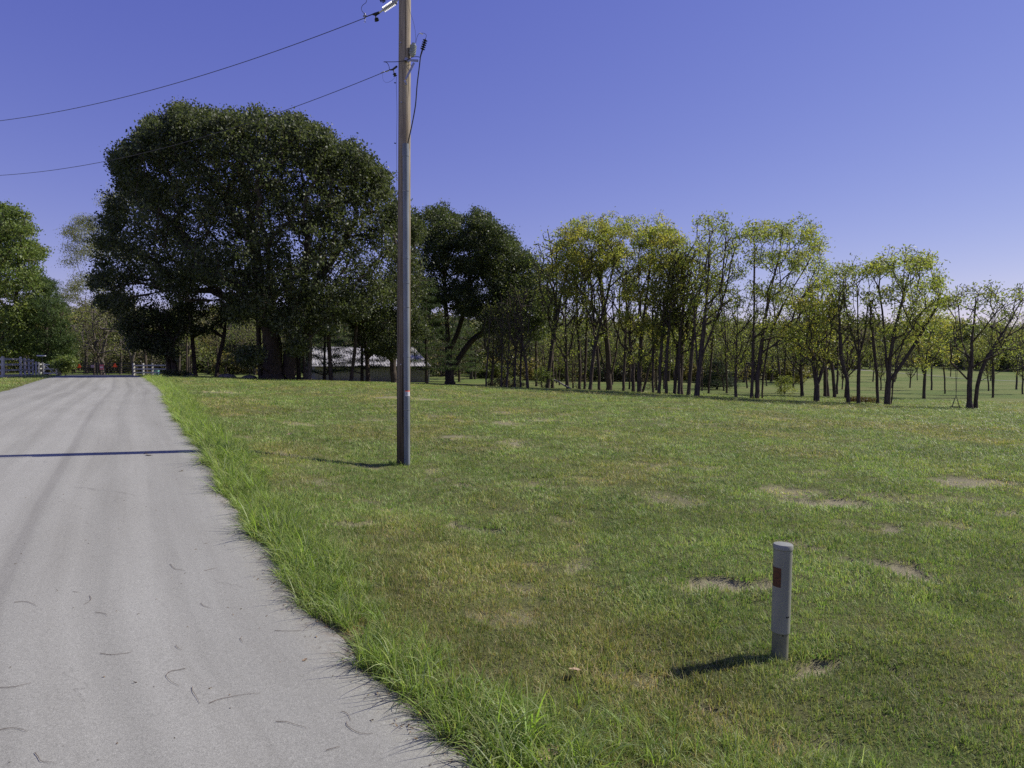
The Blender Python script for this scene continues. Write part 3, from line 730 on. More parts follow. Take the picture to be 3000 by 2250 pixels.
def px_tree(name, base, Y, blobs, stems_px, R0, dens, depth, label, cat='tree', min_shell=.5, **kw):
    """a tree given by the outline it shows: blobs (px, py, radius px); everything is turned into metres at its own distance
    and given real depth by spreading blobs through a round crown"""
    bx, by = base; X0 = (bx - CX) / F * Y; z0 = gz(X0, Y); k = Y / F
    def loc(px, py, dy=0): return np.array([(px - CX) / F * (Y + dy) - X0, dy, (CAM_Z + ray(px, py).z * (Y + dy)) - z0])
    ymid = sum(b[1] for b in blobs) / len(blobs); zmid = loc(0, ymid)[2]
    T = []; xs = [b[0] for b in blobs]; cxm = (min(xs) + max(xs)) / 2; wx = max(60, (max(xs) - min(xs)) / 2 + 30)
    for b in blobs:
        px, py, r = b[:3]; D = depth * math.sqrt(max(.1, 1 - ((px - cxm) / wx) ** 2)); nn = max(1, int(round(2 * D / max(r * k * 1.5, .5))))
        for j in range(nn):
            dy = 0 if nn == 1 else -D + 2 * D * j / (nn - 1)
            zf = 1 - .10 * (dy / max(depth, .1)) ** 2
            c = loc(px, py, dy); c[2] = c[2] if py > ymid else zmid + (c[2] - zmid) * zf
            rj = r * k * rng.uniform(.8, 1.12); c = c + rng.normal(0, .16, 3) * r * k; nT = max(3, int(dens * (r * k) ** 2 * (max(.65, min(1.7, (r * k / 1.3) ** .8)) if name == 'oak_tree' else 1))); rv_ = (rj, rj * .9, rj * .85)
            if name == 'ash_tree' or name == 'swing_tree':
                T.append(ell_pts(c, rv_, nT, .05)); v = rng.normal(0, 1, (max(1, nT // 4), 3)); v[:, 2] = np.abs(v[:, 2]) * 1.3; v /= np.linalg.norm(v, axis=1)[:, None]
                T.append(c + v * rj * rng.uniform(1.0, 1.55, (len(v), 1)))
            else:
                if r < 30 and rng.uniform() < .38: continue
                T.append(lumpy_pts(c, rv_, int(nT * .65) + 2, min_shell)); T.append(ell_pts(c, rv_, int(nT * .35) + 1, .2))
                if rng.uniform() < .5:
                    v = rng.normal(0, 1, 3); v[2] = abs(v[2]); v /= np.linalg.norm(v); T.append(ell_pts(c + v * rj * rng.uniform(1.0, 1.35), (.5, .5, .45), 4, .1))
    T = np.concatenate(T); T = T[T[:, 2] > .8]
    stems = []
    off = []
    c = 0
    for st in stems_px:
        pts = [loc(*p) if len(p) == 2 else loc(p[0], p[1], p[2]) for p in st['pts']]
        if st.get('root', True): pts[0][2] = -.15
        pl = dense(pts, .7, st.get('wob', .05)); at_ = -1
        if stems:                                   # join to the nearest earlier node so that it is one tree
            allp = np.concatenate([np.array(s_[0]) for s_ in stems]); at_ = int(np.argmin(np.linalg.norm(allp - pl[0], axis=1)))
        stems.append((pl, at_)); c += len(pl)
    ms = tree_meshes(name, stems, T, R0, bf=kw.pop('bf', .25), **kw)
    return place(ms, name, (X0, Y, z0), label, cat)

def stem(*pts, **kw): return dict(pts=list(pts), **kw)
def base_at(px, py, dflt, lo=40, hi=100):
    h = hit(px, py)
    return h[1] if h and lo < h[1] < hi else dflt

# the big oak left of the utility pole
OY = 58.5
oak_blobs = [(545, 318, 20), (528, 335, 22), (560, 345, 24), (600, 345, 26), (640, 335, 22), (665, 350, 22), (705, 345, 22), (760, 345, 24), (820, 350, 24), (870, 355, 24), (905, 375, 24), (950, 392, 24), (968, 420, 22), (985, 455, 20),
 (1025, 435, 20), (1040, 448, 26), (1070, 470, 24), (1100, 505, 24), (1118, 520, 18), (1128, 560, 20), (465, 365, 20), (480, 372, 22), (440, 400, 20), (425, 435, 24), (395, 440, 22), (362, 462, 18), (372, 490, 24), (385, 540, 26), (350, 600, 24), (335, 650, 24), (312, 700, 22), (300, 760, 22), (296, 820, 20), (305, 880, 20),
 (1150, 640, 24), (1165, 610, 18), (540, 405, 55), (485, 440, 52), (410, 500, 55), (420, 590, 75), (375, 700, 75), (340, 800, 55), (360, 870, 36), (450, 790, 75), (500, 660, 95), (560, 490, 85),
 (640, 415, 60), (720, 410, 60), (790, 415, 60), (860, 425, 58), (920, 455, 55), (960, 490, 50), (700, 520, 90), (830, 540, 90), (430, 540, 50), (480, 560, 60), (640, 620, 95), (780, 660, 100), (900, 620, 90), (1000, 560, 75),
 (1045, 490, 52), (1090, 550, 60), (1110, 620, 62), (1130, 700, 62), (1010, 680, 85), (1080, 780, 70), (940, 760, 85), (620, 760, 85), (520, 830, 50), (560, 780, 66), (700, 800, 80), (820, 800, 80),
 (760, 880, 50), (900, 870, 60), (1010, 860, 62), (1120, 850, 50), (950, 940, 40), (735, 1040, 24), (870, 1010, 22), (820, 925, 36), (880, 940, 36), (700, 905, 28), (980, 900, 40), (1050, 900, 36)]
px_tree('oak_tree', (815, 1108), OY, oak_blobs,
 [stem((800, 1112), (798, 1060), (795, 980), (780, 900), (760, 800), (740, 650), (720, 500)),
  stem((845, 1112, .4), (850, 1040, .4), (858, 960), (880, 880), (900, 780), (910, 620)),
  stem((798, 1000), (760, 930), (700, 890), (620, 850), root=False), stem((790, 960), (720, 860), (600, 760), (500, 640), root=False),
  stem((858, 970), (930, 900), (1010, 860), (1080, 800), root=False), stem((880, 880), (980, 760), (1050, 640), root=False),
  stem((795, 980), (800, 860, -4), (790, 720, -7), root=False), stem((858, 960), (860, 860, 4), (850, 720, 7), root=False)],
 0.95, 5.0, 7.5, 'huge spreading dark green oak beside the utility pole, tallest tree of all', per=25, spread=.33, size=.22, asp=.6, pal='oak', expo=.48, leafmat='leaf', bf=.25, droop=.35, vert=.7, flare=1.5)

# second oak right of the utility pole, long limb reaching right
oak2 = [(1262, 618, 20), (1300, 622, 22), (1335, 640, 20), (1390, 635, 22), (1415, 640, 20), (1445, 668, 20), (1470, 700, 20), (1505, 720, 20), (1545, 765, 22), (1580, 800, 22), (1605, 850, 20), (1225, 640, 20), (1290, 665, 42), (1250, 690, 40), (1230, 760, 50), (1350, 680, 50), (1410, 660, 48), (1440, 700, 45), (1300, 740, 60), (1390, 760, 65), (1480, 730, 45), (1520, 770, 42), (1460, 800, 60), (1550, 830, 48),
 (1590, 880, 42), (1560, 920, 45), (1540, 860, 50), (1500, 840, 50), (1480, 900, 50), (1600, 940, 34), (1530, 965, 38), (1570, 970, 30), (1610, 890, 34), (1460, 940, 34), (1480, 880, 55), (1280, 840, 55), (1240, 900, 45), (1350, 850, 60), (1400, 900, 50), (1270, 960, 36), (1220, 830, 40), (1500, 950, 34), (1430, 960, 28), (1600, 800, 30)]
OY2 = base_at(1318, 1126, 65)
px_tree('oak_tree', (1318, 1127), OY2, oak2,
 [stem((1318, 1127), (1316, 1060), (1312, 980), (1308, 880), (1300, 760)), stem((1320, 1090), (1345, 1050), (1390, 990), (1450, 955), (1520, 920), root=False),
  stem((1316, 1030), (1345, 960), (1370, 860), (1380, 760), root=False), stem((1313, 990), (1270, 960), (1235, 950), root=False)],
 .50, 11, 5.2, 'round dark green oak with a long limb reaching right, just right of the utility pole', per=28, spread=.30, size=.21, asp=.6, pal='oak2', expo=.46, bf=.25, droop=.4, flare=1.5)

# dark leafy trees between the big oak and the pole / behind the pole
px_tree('oak_tree', (1160, 1120), 64, [(1180, 680, 45), (1170, 760, 55), (1200, 850, 50), (1140, 850, 50), (1180, 930, 45), (1120, 930, 38), (1220, 960, 32), (1150, 1010, 30), (1200, 660, 30), (1110, 1020, 22)],
 [stem((1157, 1120), (1152, 1060), (1165, 980), (1170, 850)), stem((1152, 1070), (1130, 1020), (1120, 930), root=False)],
 .30, 5.5, 3.4, 'dark leafy tree hidden mostly behind the utility pole', per=50, spread=.38, size=.20, asp=.6, pal='oak', expo=.44)
px_tree('forked_tree', (1080, 1117), 64, [(1060, 900, 42), (1020, 930, 36), (1100, 960, 36), (1070, 980, 30), (1120, 1000, 26), (1000, 880, 34)],
 [stem((1078, 1117), (1076, 1060), (1070, 1010), (1062, 900)), stem((1076, 1050), (1092, 1010), (1105, 950), root=False)],
 .20, 5, 2.2, 'forked slender tree just left of the utility pole in front of the metal shed', per=34, spread=.38, size=.19, asp=.6, pal='oak2', expo=.44)

# left group by the gate
px_tree('oak_tree', (510, 1104), 60, [(440, 915, 42), (395, 935, 36), (485, 930, 34), (425, 980, 38), (490, 985, 34), (370, 950, 24), (455, 1015, 24), (500, 1025, 22), (350, 900, 26), (525, 960, 26), (400, 1000, 22), (540, 880, 24)],
 [stem((514, 1104), (510, 1060), (500, 980), (480, 880)), stem((497, 1104, .5), (495, 1060, .5), (488, 1000), (450, 930))],
 .30, 3.6, 2.4, 'dark leafy tree with twin trunks beside the right end of the white fence', per=30, spread=.36, size=.20, asp=.6, pal='oak', expo=.42)
def slim_px(px, py, Y, tx, ty, R0, label, blobs, pal='oak2', per=16, dens=3.5, depth=1.6, mids=None, name='slender_tree', bark='bark', **kw):
    st = [(px, py)] + (mids or []) + [(tx, ty)]
    return px_tree(name, (px, py), Y, blobs, [stem(*st)], R0, dens, depth, label, per=int(per * 1.6), spread=.36, size=.19, asp=.55, pal=pal, bark=bark, expo=.40, **kw)
slim_px(574, 1106, 61, 565, 840, .17, 'straight slim trunk between the twin-trunked tree and the leaning one', [(560, 860, 45), (600, 900, 30), (540, 920, 32), (585, 960, 24)])
slim_px(636, 1106, 62, 672, 880, .18, 'slim trunk leaning right, left of the huge oak', [(680, 870, 40), (650, 920, 30), (700, 900, 30), (620, 960, 18)], mids=[(640, 1050), (655, 990), (664, 940)])
slim_px(875, 1112, 61, 880, 900, .19, 'dark upright trunk, leftmost of the tight trio right of the huge oak', [(880, 880, 40), (860, 930, 28)])
slim_px(893, 1112, 60, 897, 900, .15, 'middle trunk of the tight trio right of the huge oak', [(900, 890, 38), (920, 940, 26)], bark='bark_grey')
slim_px(906, 1112, 59, 918, 890, .18, 'flared right trunk of the tight trio right of the huge oak', [(920, 880, 42), (950, 920, 30)], bark='bark_grey')
slim_px(970, 1115, 61, 960, 850, .18, 'single straight trunk in front of the left part of the metal shed', [(960, 870, 45), (990, 910, 32), (940, 930, 28)])
slim_px(1028, 1117, 61, 1050, 880, .16, 'slim trunk leaning right in front of the middle of the metal shed', [(1050, 880, 42), (1080, 920, 30)])
slim_px(765, 1108, 60, 758, 900, .2, 'straight trunk standing tight against the left side of the huge oak', [(755, 890, 30)])

# airy pale tree behind the left flank of the big oak
px_tree('airy_tree', (430, 1094), 92, [(330, 590, 38), (290, 640, 38), (240, 670, 36), (370, 620, 40), (215, 740, 34), (270, 730, 42), (330, 720, 44), (240, 820, 38), (210, 870, 34), (300, 830, 40), (260, 900, 34), (350, 880, 36), (390, 740, 40), (380, 560, 30)],
 [stem((430, 1094), (425, 1020), (400, 930), (340, 800), (300, 700)), stem((410, 970), (340, 890), (250, 840), root=False), stem((400, 930), (390, 800), (370, 680), root=False)],
 .2, 2.4, 4.0, 'airy pale yellow-green tree arching left behind the huge oak', per=44, spread=.45, size=.19, asp=.42, pal='pale', expo=.52, leafmat='leaf_thin', bf=.45)

# broadleaf and pine at the left edge
px_tree('maple_tree', (-10, 1098), 80, [(20, 650, 45), (60, 660, 38), (75, 730, 45), (10, 740, 60), (95, 800, 40), (50, 830, 60), (-20, 840, 60), (70, 920, 50), (10, 940, 60), (-60, 700, 60), (-80, 820, 70), (-90, 940, 70), (60, 1000, 36), (0, 1020, 40), (110, 740, 22), (30, 615, 22)],
 [stem((-10, 1098), (-8, 1000), (0, 850), (10, 700)), stem((-8, 1020), (40, 930), (60, 800), root=False), stem((-8, 1000), (-70, 900), (-80, 780), root=False)],
 .40, 3.6, 5.5, 'fresh green broadleaf tree above the white fence, cut by the left edge', per=40, spread=.42, size=.26, asp=.62, pal='light', expo=.44)
pine_b = [(135, 830, 26), (125, 870, 40), (150, 900, 45), (165, 950, 45), (110, 950, 50), (185, 1000, 38), (130, 1010, 50), (80, 1010, 40), (195, 1030, 18), (140, 1045, 30), (100, 900, 35)]
px_tree('pine_tree', (140, 1098), 80, pine_b, [stem((140, 1098), (138, 980), (136, 820))],   .28, 5.5, 3.6,
 'dark soft-needled pine behind the white fence, left of the pipe gates', per=44, spread=.40, size=.44, asp=.14, pal='pine', leafmat='needle', expo=.4, sag=.25, vert=.35, droop=.15)

# pines round the shed
def pine(px, py, Y, H, R, label, lv=9, r0=.17, per=44, start=.22, pal='pine', dense_=1.0, loc=None, cat='tree'):
    T = []
    for i in range(lv):
        f = i / (lv - 1); z = H * (start + (1 - start) * f * .97); rad = R * (1 - f * .85) * rng.uniform(.75, 1.1); k = max(3, int(7 * (1 - f * .6)))
        a0 = rng.uniform(0, 6.28)
        for j in range(k):
            a = a0 + 6.28 * j / k + rng.normal(0, .25)
            for t in (.45, .72, 1.0):
                T.append((rad * t * math.cos(a), rad * t * math.sin(a), z + .10 * rad * t + rng.normal(0, .12)))
                if t > .6:
                    T.append((rad * t * math.cos(a + .22), rad * t * math.sin(a + .22), z + .10 * rad * t + rng.normal(0, .12)))
    T = np.array(T); st = [(dense([(0, 0, -.1), (.05, 0, H * .5), (0, 0, H)], .5, .02), -1)]
    return tree_meshes('pine_tree', st, T, r0, int(per * dense_), .30, .30, .10, pal, bf=.05, leafmat='needle', sag=.02, vert=.35, droop=.1, expo=.45, rmin=.012)
PV = [pine(0, 0, 0, 9.5, 3.2, '', lv=11, start=.10), pine(0, 0, 0, 11, 3.4, '', lv=12, start=.14)]
for (px, Y, s, vi, lb) in [(950, 74, 1.0, 0, 'feathery green pine at the left corner of the metal shed'), (1060, 72, .95, 1, 'feathery green pine in front of the middle of the metal shed roof'),
   (1010, 95, 1.05, 1, 'tall pine rising behind the shed roof ridge'), (1130, 92, 1.0, 0, 'pine behind the shed roof, left of the utility pole'),
   (1250, 68, .95, 1, 'thin-stemmed pine at the right end of the metal shed'), (1215, 90, .9, 0, 'pine behind the right end of the shed, close to the utility pole'), (1345, 88, .9, 1, 'soft light green pine seen under the second oak'), (905, 90, 1.0, 1, 'pine behind the tight trio of trunks')]:
    x = (px - CX) / F * Y; place(PV[vi], 'pine_tree', (x, Y, gz(x, Y)), lb, 'tree', rz=rng.uniform(0, 6), s=s)
low = pine(0, 0, 0, 2.9, 2.1, '', lv=7, start=.12, pal='pine_d', r0=.1, per=50)
x = (2100 - CX) / F * 74; place(low, 'juniper_tree', (x, 74, gz(x, 74)), 'low dark juniper standing among the trunks of the grove', 'tree', s=(1.05, 1.05, 1))

# ash trees of the grove
ASH = dict(spread=.26, size=.22, asp=.36, leafmat='leaf_thin', sag=-.05, expo=.52, droop=.4, rmin=.011, flare=1.25, bare=.2)
def ash(base, py_d, blobs, stems, R0, label, pal='ash', dens=4.6, depth=3.0, per=24, **kw):
    Y = base_at(base[0], base[1], py_d); a = dict(ASH); a.update(kw)
    return px_tree('ash_tree', base, Y, blobs, stems, R0, dens * 1.15, depth, label, per=int(per * .95), pal=pal, bf=a.pop('bf', .5), min_shell=.3, **a)
ash((1784, 1143), 58, [(1660, 720, 38), (1700, 680, 42), (1760, 670, 45), (1810, 665, 38), (1640, 790, 34), (1690, 770, 48), (1750, 760, 50), (1810, 740, 45), (1670, 850, 30), (1840, 830, 30)],
 [stem((1784, 1143), (1780, 1060), (1775, 980), (1765, 850), (1755, 720)), stem((1778, 1120), (1760, 1040), (1730, 960), (1700, 850), (1680, 760), root=False), stem((1786, 1120), (1805, 1030), (1815, 930), (1810, 800), root=False),
  stem((1778, 1010), (1740, 900), (1640, 780), root=False)], .27, 'tall multi-stemmed ash with a full yellow-green crown, right of the second oak', 'ash_y', 6.4, 3.4, 54)
ash((1876, 1150), 57, [(1880, 670, 42), (1930, 670, 42), (1970, 700, 34), (1990, 760, 34), (1890, 760, 48), (1950, 770, 46), (1860, 850, 42), (1930, 860, 48), (1985, 850, 38), (2000, 930, 34), (1830, 930, 30), (1890, 950, 36), (1940, 980, 34), (1880, 1040, 26)],
 [stem((1874, 1150), (1876, 1050), (1885, 950), (1900, 820), (1910, 700)), stem((1880, 1150, .4), (1905, 1060), (1935, 960), (1960, 820)), stem((1878, 1010), (1850, 930), (1840, 850), root=False)],
 .22, 'yellowing ash with leaves hanging low, between the full-crowned ash and the tall thin one', 'ash_y', 6.2, 3.2, 52)
ash((2042, 1161), 53, [(2070, 650, 30), (2110, 660, 32), (2150, 690, 28), (2060, 720, 34), (2120, 740, 38), (2160, 790, 32), (2060, 800, 34), (2110, 840, 36), (2030, 870, 28), (2150, 880, 26), (2090, 920, 24)],
 [stem((2042, 1161), (2048, 1080), (2060, 980), (2068, 860), (2075, 700)), stem((2050, 1060), (2085, 960), (2120, 860), (2140, 760), root=False), stem((2044, 1100), (2035, 980), (2030, 860), root=False)],
 .20, 'tall thin ash with sparse leaves at the middle of the grove', 'ash', 5.2, 2.6, 26)
ash((2214, 1168), 52, [(2195, 680, 28), (2240, 670, 28), (2290, 670, 34), (2340, 680, 36), (2385, 710, 34), (2400, 770, 30), (2210, 760, 34), (2270, 750, 38), (2330, 760, 40), (2380, 830, 34), (2220, 850, 36), (2290, 850, 40), (2350, 900, 34), (2250, 940, 34), (2420, 830, 22), (2320, 970, 26)],
 [stem((2203, 1168), (2206, 1080), (2208, 960), (2210, 820), (2205, 700)), stem((2218, 1168), (2222, 1070), (2235, 960), (2265, 830), (2290, 700)), stem((2234, 1168, .5), (2238, 1080), (2262, 960), (2310, 860), (2370, 760)), stem((2206, 1100), (2180, 1040), (2170, 980), root=False)],
 .21, 'broad ash with three stems joined at the foot and wide airy crown', 'ash', 5.2, 3.6, 30)
ash((2393, 1177), 51, [(2350, 870, 34), (2400, 890, 34), (2370, 950, 38), (2420, 960, 30), (2340, 1010, 32), (2400, 1030, 30), (2430, 900, 22), (2310, 960, 26)],
 [stem((2393, 1177), (2393, 1130), (2380, 1060), (2370, 950)), stem((2394, 1130), (2412, 1070), (2420, 980), root=False)], .18, 'short thick-stemmed tree with bright yellow hanging leaves', 'ash_y', 7.5, 2.2, 30)
ash((2516, 1182), 50, [(2460, 800, 28), (2500, 780, 30), (2545, 790, 30), (2465, 860, 30), (2530, 860, 34), (2490, 920, 32), (2550, 930, 26)],
 [stem((2516, 1182), (2516, 1100), (2512, 980), (2505, 820)), stem((2515, 1060), (2535, 960), (2545, 840), root=False), stem((2514, 1040), (2480, 920), (2465, 820), root=False)], .12, 'upright narrow ash standing above the reddish weeds', 'ash_d', 5.2, 2.2, 22)
ash((2487, 1182), 50, [(2450, 880, 28), (2440, 940, 26), (2480, 960, 24), (2470, 830, 20)], [stem((2487, 1182), (2482, 1110), (2462, 1050), (2450, 920))], .12, 'crooked thin tree just left of the upright narrow ash', 'ash_d', 4.2, 1.6, 10)
ash((2605, 1186), 49, [(2565, 780, 24), (2600, 770, 24), (2670, 755, 28), (2700, 770, 26), (2640, 820, 34), (2700, 840, 34), (2740, 830, 24), (2590, 860, 28), (2650, 890, 38), (2710, 900, 34), (2620, 950, 32), (2670, 960, 28), (2760, 880, 18)],
 [stem((2600, 1186), (2602, 1090), (2590, 980), (2575, 820)), stem((2610, 1186, .4), (2622, 1090), (2650, 980), (2690, 850)), stem((2604, 1110), (2620, 960), (2655, 800), root=False), stem((2612, 1110), (2680, 1000), (2740, 900), root=False), stem((2593, 1120), (2575, 1040), (2560, 960), root=False)],
 .20, 'multi-stemmed ash leaning outward with reaching limbs, left of the swing tree', 'ash', 5.0, 3.2, 26)
ash((2575, 1184), 49.6, [(2560, 930, 24), (2550, 880, 22)], [stem((2572, 1184), (2568, 1100), (2555, 960))], .10, 'pair-thin trunk hugging the left side of the multi-stemmed ash', 'ash_d', 4.0, 1.3, 12)
ash((2708, 1168), 55, [(2700, 910, 32), (2750, 930, 34), (2790, 950, 28), (2690, 970, 32), (2740, 1000, 34), (2780, 1030, 26), (2700, 1050, 28), (2660, 930, 26)],
 [stem((2708, 1168), (2710, 1110), (2715, 1030), (2730, 930)), stem((2709, 1100), (2690, 1030), (2690, 930), root=False)], .13, 'small yellow tree between the leaning ash and the swing tree', 'ash_y', 7.0, 2.4, 26)
# the swing tree, very sparse crown with wide spreading limbs
sw = px_tree('swing_tree', (2852, 1197), base_at(2852, 1197, 48), [(2780, 880, 26), (2810, 860, 24), (2860, 845, 28), (2900, 860, 24), (2850, 900, 30), (2930, 890, 26), (2975, 860, 26), (3010, 880, 30), (2900, 950, 30), (2960, 940, 30), (2810, 950, 26), (3040, 940, 30), (2790, 1010, 22), (3000, 1010, 28), (2940, 1020, 26)],
 [stem((2843, 1197), (2842, 1130), (2845, 1050), (2848, 960), (2855, 870)), stem((2860, 1197, .3), (2866, 1130), (2885, 1060), (2930, 980), (2990, 880)), stem((2866, 1120), (2930, 1090), (3010, 1070), (3080, 1050), root=False),
  stem((2843, 1120), (2810, 1085), (2785, 1060), root=False), stem((2844, 1080), (2815, 1000), (2800, 900), root=False), stem((2880, 1070), (2900, 980), (2915, 880), root=False), stem((2910, 1010), (2990, 960), (3060, 940), root=False)],
 .18, 3.8, 3.0, 'wide-limbed sparse tree with the rope swing, rightmost tree on the lawn', per=8, bare=.4, spread=.26, size=.21, asp=.36, pal='ash_d', leafmat='leaf_thin', bf=.45, sag=-.04, expo=.50, min_shell=.3, rmin=.012)

# slender trunks of the grove: variants copied
def slender_variant(H, lean, R, n, z0=.5, pal='ash_d', per=16, R0=.125, top=False):
    T = []
    for _ in range(n):
        f = rng.uniform(z0, 1); rad = R * (math.sin(min(1, (f - z0) / (1 - z0) * 1.15) * math.pi * .62) + .15); a = rng.uniform(0, 6.28); q_ = math.sqrt(rng.uniform(0.05, 1))
        T.append((lean * f + rad * q_ * math.cos(a), rad * q_ * math.sin(a), H * f))
    st = [(dense([(0, 0, -.15), (lean * .2, 0, H * .3), (lean * .6, rng.normal(0, .2), H * .62), (lean, 0, H * .9)], .7, .05), -1)]
    return tree_meshes('slender_tree', st, np.array(T), R0, int(per * 1.05), .30, .22, .36, pal, bf=.55, bare=.25, leafmat='leaf_thin', sag=-.06, expo=.38, rmin=.012, droop=.4, flare=1.35)
SV = [slender_variant(11.5, .6, 1.7, 120, .38, 'ash_d', 12), slender_variant(12.5, -.5, 1.5, 110, .42, 'ash_d', 12), slender_variant(10.5, 1.3, 1.9, 120, .35, 'ash', 13), slender_variant(12, .2, 1.4, 100, .45, 'ash_d', 8),
      slender_variant(9, -.8, 1.8, 110, .3, 'ash_d', 6), slender_variant(10, .4, 2.4, 150, .28, 'ash', 12), slender_variant(8, .3, 2.2, 140, .25, 'ash_d', 3)]
row = [  # px, py, height px, variant, label
 (1424, 1120, 240, 3, 'first slim trunk right of the second oak, nearly bare'), (1440, 1130, 250, 6, 'slim tree rising from the dry brush right of the second oak'),
 (1469, 1118, 240, 3, 'slim straight tree behind the dry brush'), (1484, 1124, 220, 6, 'thin tree at the middle of the dry brush'), (1508, 1120, 260, 3, 'thicker dark trunk at the right end of the dry brush'),
 (1525, 1137, 290, 3, 'slim tree leaning right, nearest one past the dry brush'), (1546, 1127, 300, 4, 'straight slim tree left of the leaning dead log, farther one of a pair'), (1571, 1132, 330, 3, 'straight slim tree left of the leaning dead log, nearer one of a pair'),
 (1604, 1137, 470, 2, 'tall right-leaning tree just left of the fallen dead log'), (1619, 1137, 430, 0, 'slim tree whose foot the fallen dead log starts behind'), (1664, 1140, 330, 5, 'low-forking tree at the tip of the fallen dead log'),
 (1698, 1140, 400, 1, 'slim trunk halfway between the dead log and the full-crowned ash'), (1712, 1140, 350, 3, 'thin bare trunk left of the full-crowned ash, second from it'), (1728, 1143, 420, 2, 'right-leaning slim trunk nearest left of the full-crowned ash'),
 (1756, 1143, 400, 1, 'dark trunk standing against the full-crowned ash on its left'), (1826, 1146, 380, 3, 'thin trunk between the full-crowned ash and the yellowing ash'), (1856, 1148, 360, 4, 'low-branching trunk just left of the yellowing ash'),
 (1913, 1152, 330, 3, 'thin pole-like trunk right of the yellowing ash'), (1931, 1154, 420, 0, 'slim tree second right of the yellowing ash'), (1952, 1155, 440, 1, 'sturdy straight trunk between the yellowing and the tall thin ash'),
 (1976, 1155, 400, 2, 'straight trunk left of the tightly paired trunks'), (1990, 1156, 430, 0, 'left trunk of the tight pair near the tall thin ash'), (1998, 1156, 420, 5, 'right trunk of the tight pair near the tall thin ash'),
 (2017, 1157, 440, 2, 'curved trunk leaning right beside the tall thin ash'), (2158, 1165, 330, 5, 'forking tree with low leaves between the juniper and the broad ash'), (2076, 1153, 280, 3, 'thin trunk in front of the juniper'),
 (2130, 1152, 260, 3, 'thin trunk at the right edge of the juniper'), (2418, 1162, 330, 4, 'bare-crowned trunk just right of the short yellow tree'), (2426, 1162, 300, 6, 'bare leaning trunk second right of the short yellow tree'),
 (2446, 1165, 330, 4, 'bare trunk left of the crooked thin tree'), (2351, 1160, 280, 6, 'bare low tree between the broad ash and the short yellow tree'), (2289, 1147, 300, 3, 'thin dark trunk behind the broad ash'), (2479, 1165, 250, 6, 'bushy bare tree behind the crooked thin tree')]
for (px, py, hp, vi, lb) in row:
    Y = base_at(px, py, 58, 44, 78); X0 = (px - CX) / F * Y; H = hp / F * Y * 1.02; h0 = [11.5, 12.5, 10.5, 12, 9, 10, 8][vi]
    place(SV[vi], 'slender_tree', (X0, Y, gz(X0, Y)), lb, 'tree', rz=rng.uniform(-.5, .5) + (0 if rng.uniform() > .2 else 3.1), s=H / h0, tilt=(rng.normal(0, .03), rng.normal(0, .03)))

# more trees of the grove farther back: nothing in the picture tells them apart
GL = 'thin dark-trunked tree farther back in the grove'
spots = []
while len(spots) < 120:
    Y = 66 + 80 * rng.uniform() ** 1.2; u = rng.uniform(-.15, .80)
    if u < .04 and Y < 100: continue
    if u > .62 and rng.uniform() < .6: continue
    if u > .42 and rng.uniform() < .45: continue
    x = u * Y
    if all((x - a) ** 2 + (Y - b) ** 2 > 5 for a, b in spots): spots.append((x, Y))
for x, Y in spots:
    vi = int(rng.choice([0, 1, 3, 4, 5, 6, 6, 5])); place(SV[vi], 'grove_tree', (x, Y, gz(x, Y)), GL, 'tree', 'trees farther back in the grove', rz=rng.uniform(0, 6.28), s=rng.uniform(.55, .85), tilt=(rng.normal(0, .05), rng.normal(0, .05)))
GL2 = 'thin tree in the meadow behind the huge oak and the gates'
spots = []
while len(spots) < 60:
    Y = 74 + 85 * rng.uniform(); u = rng.uniform(-.74, -.15)
    if u > -.33 and Y < 100: continue
    x = u * Y
    if all((x - a) ** 2 + (Y - b) ** 2 > 9 for a, b in spots): spots.append((x, Y))
for x, Y in spots:
    vi = int(rng.choice([4, 6, 6, 5, 3])); place(SV[vi], 'meadow_tree', (x, Y, gz(x, Y)), GL2, 'tree', 'thin trees behind the oak and gates', rz=rng.uniform(0, 6.28), s=rng.uniform(.55, .95), tilt=(rng.normal(0, .06), rng.normal(0, .06)))
# bare grey tree behind the gates
px_tree('bare_tree', (300, 1098), 76, [(250, 900, 30), (300, 880, 34), (350, 900, 30), (230, 960, 26), (280, 950, 30), (340, 960, 30), (380, 930, 26), (260, 1010, 20), (350, 1020, 22)],
 [stem((302, 1098), (298, 1060), (280, 1020), (250, 960)), stem((298, 1060), (310, 1000), (315, 920), root=False), stem((290, 1035), (275, 960), (270, 890), root=False)], .26, 3.6, 2.5,
 'bare grey crooked tree right behind the pipe gates', per=3, spread=.4, size=.2, asp=.4, pal='pale', bark='bark_grey', expo=.42)
px_tree('bare_tree', (392, 1098), 77, [(370, 960, 24), (410, 950, 26), (430, 980, 24), (350, 1010, 20)], [stem((394, 1098), (385, 1050), (370, 1000), (355, 960)), stem((388, 1060), (400, 1010), (415, 960), root=False)], .17, 4, 1.8,
 'small bare grey tree behind the right pipe gate post', per=2, spread=.4, size=.2, asp=.4, pal='pale', bark='bark_grey', expo=.42)
px_tree('leafy_bush', (195, 1098), 67, [(190, 1048, 15), (172, 1058, 14), (208, 1055, 12), (185, 1075, 12)], [stem((192, 1098), (190, 1070), (188, 1045))], .06, 14, 1.4,
 'glossy green bush between the white gate and the left pipe gate', 'bush', per=34, spread=.25, size=.2, asp=.55, pal='light', expo=.4)
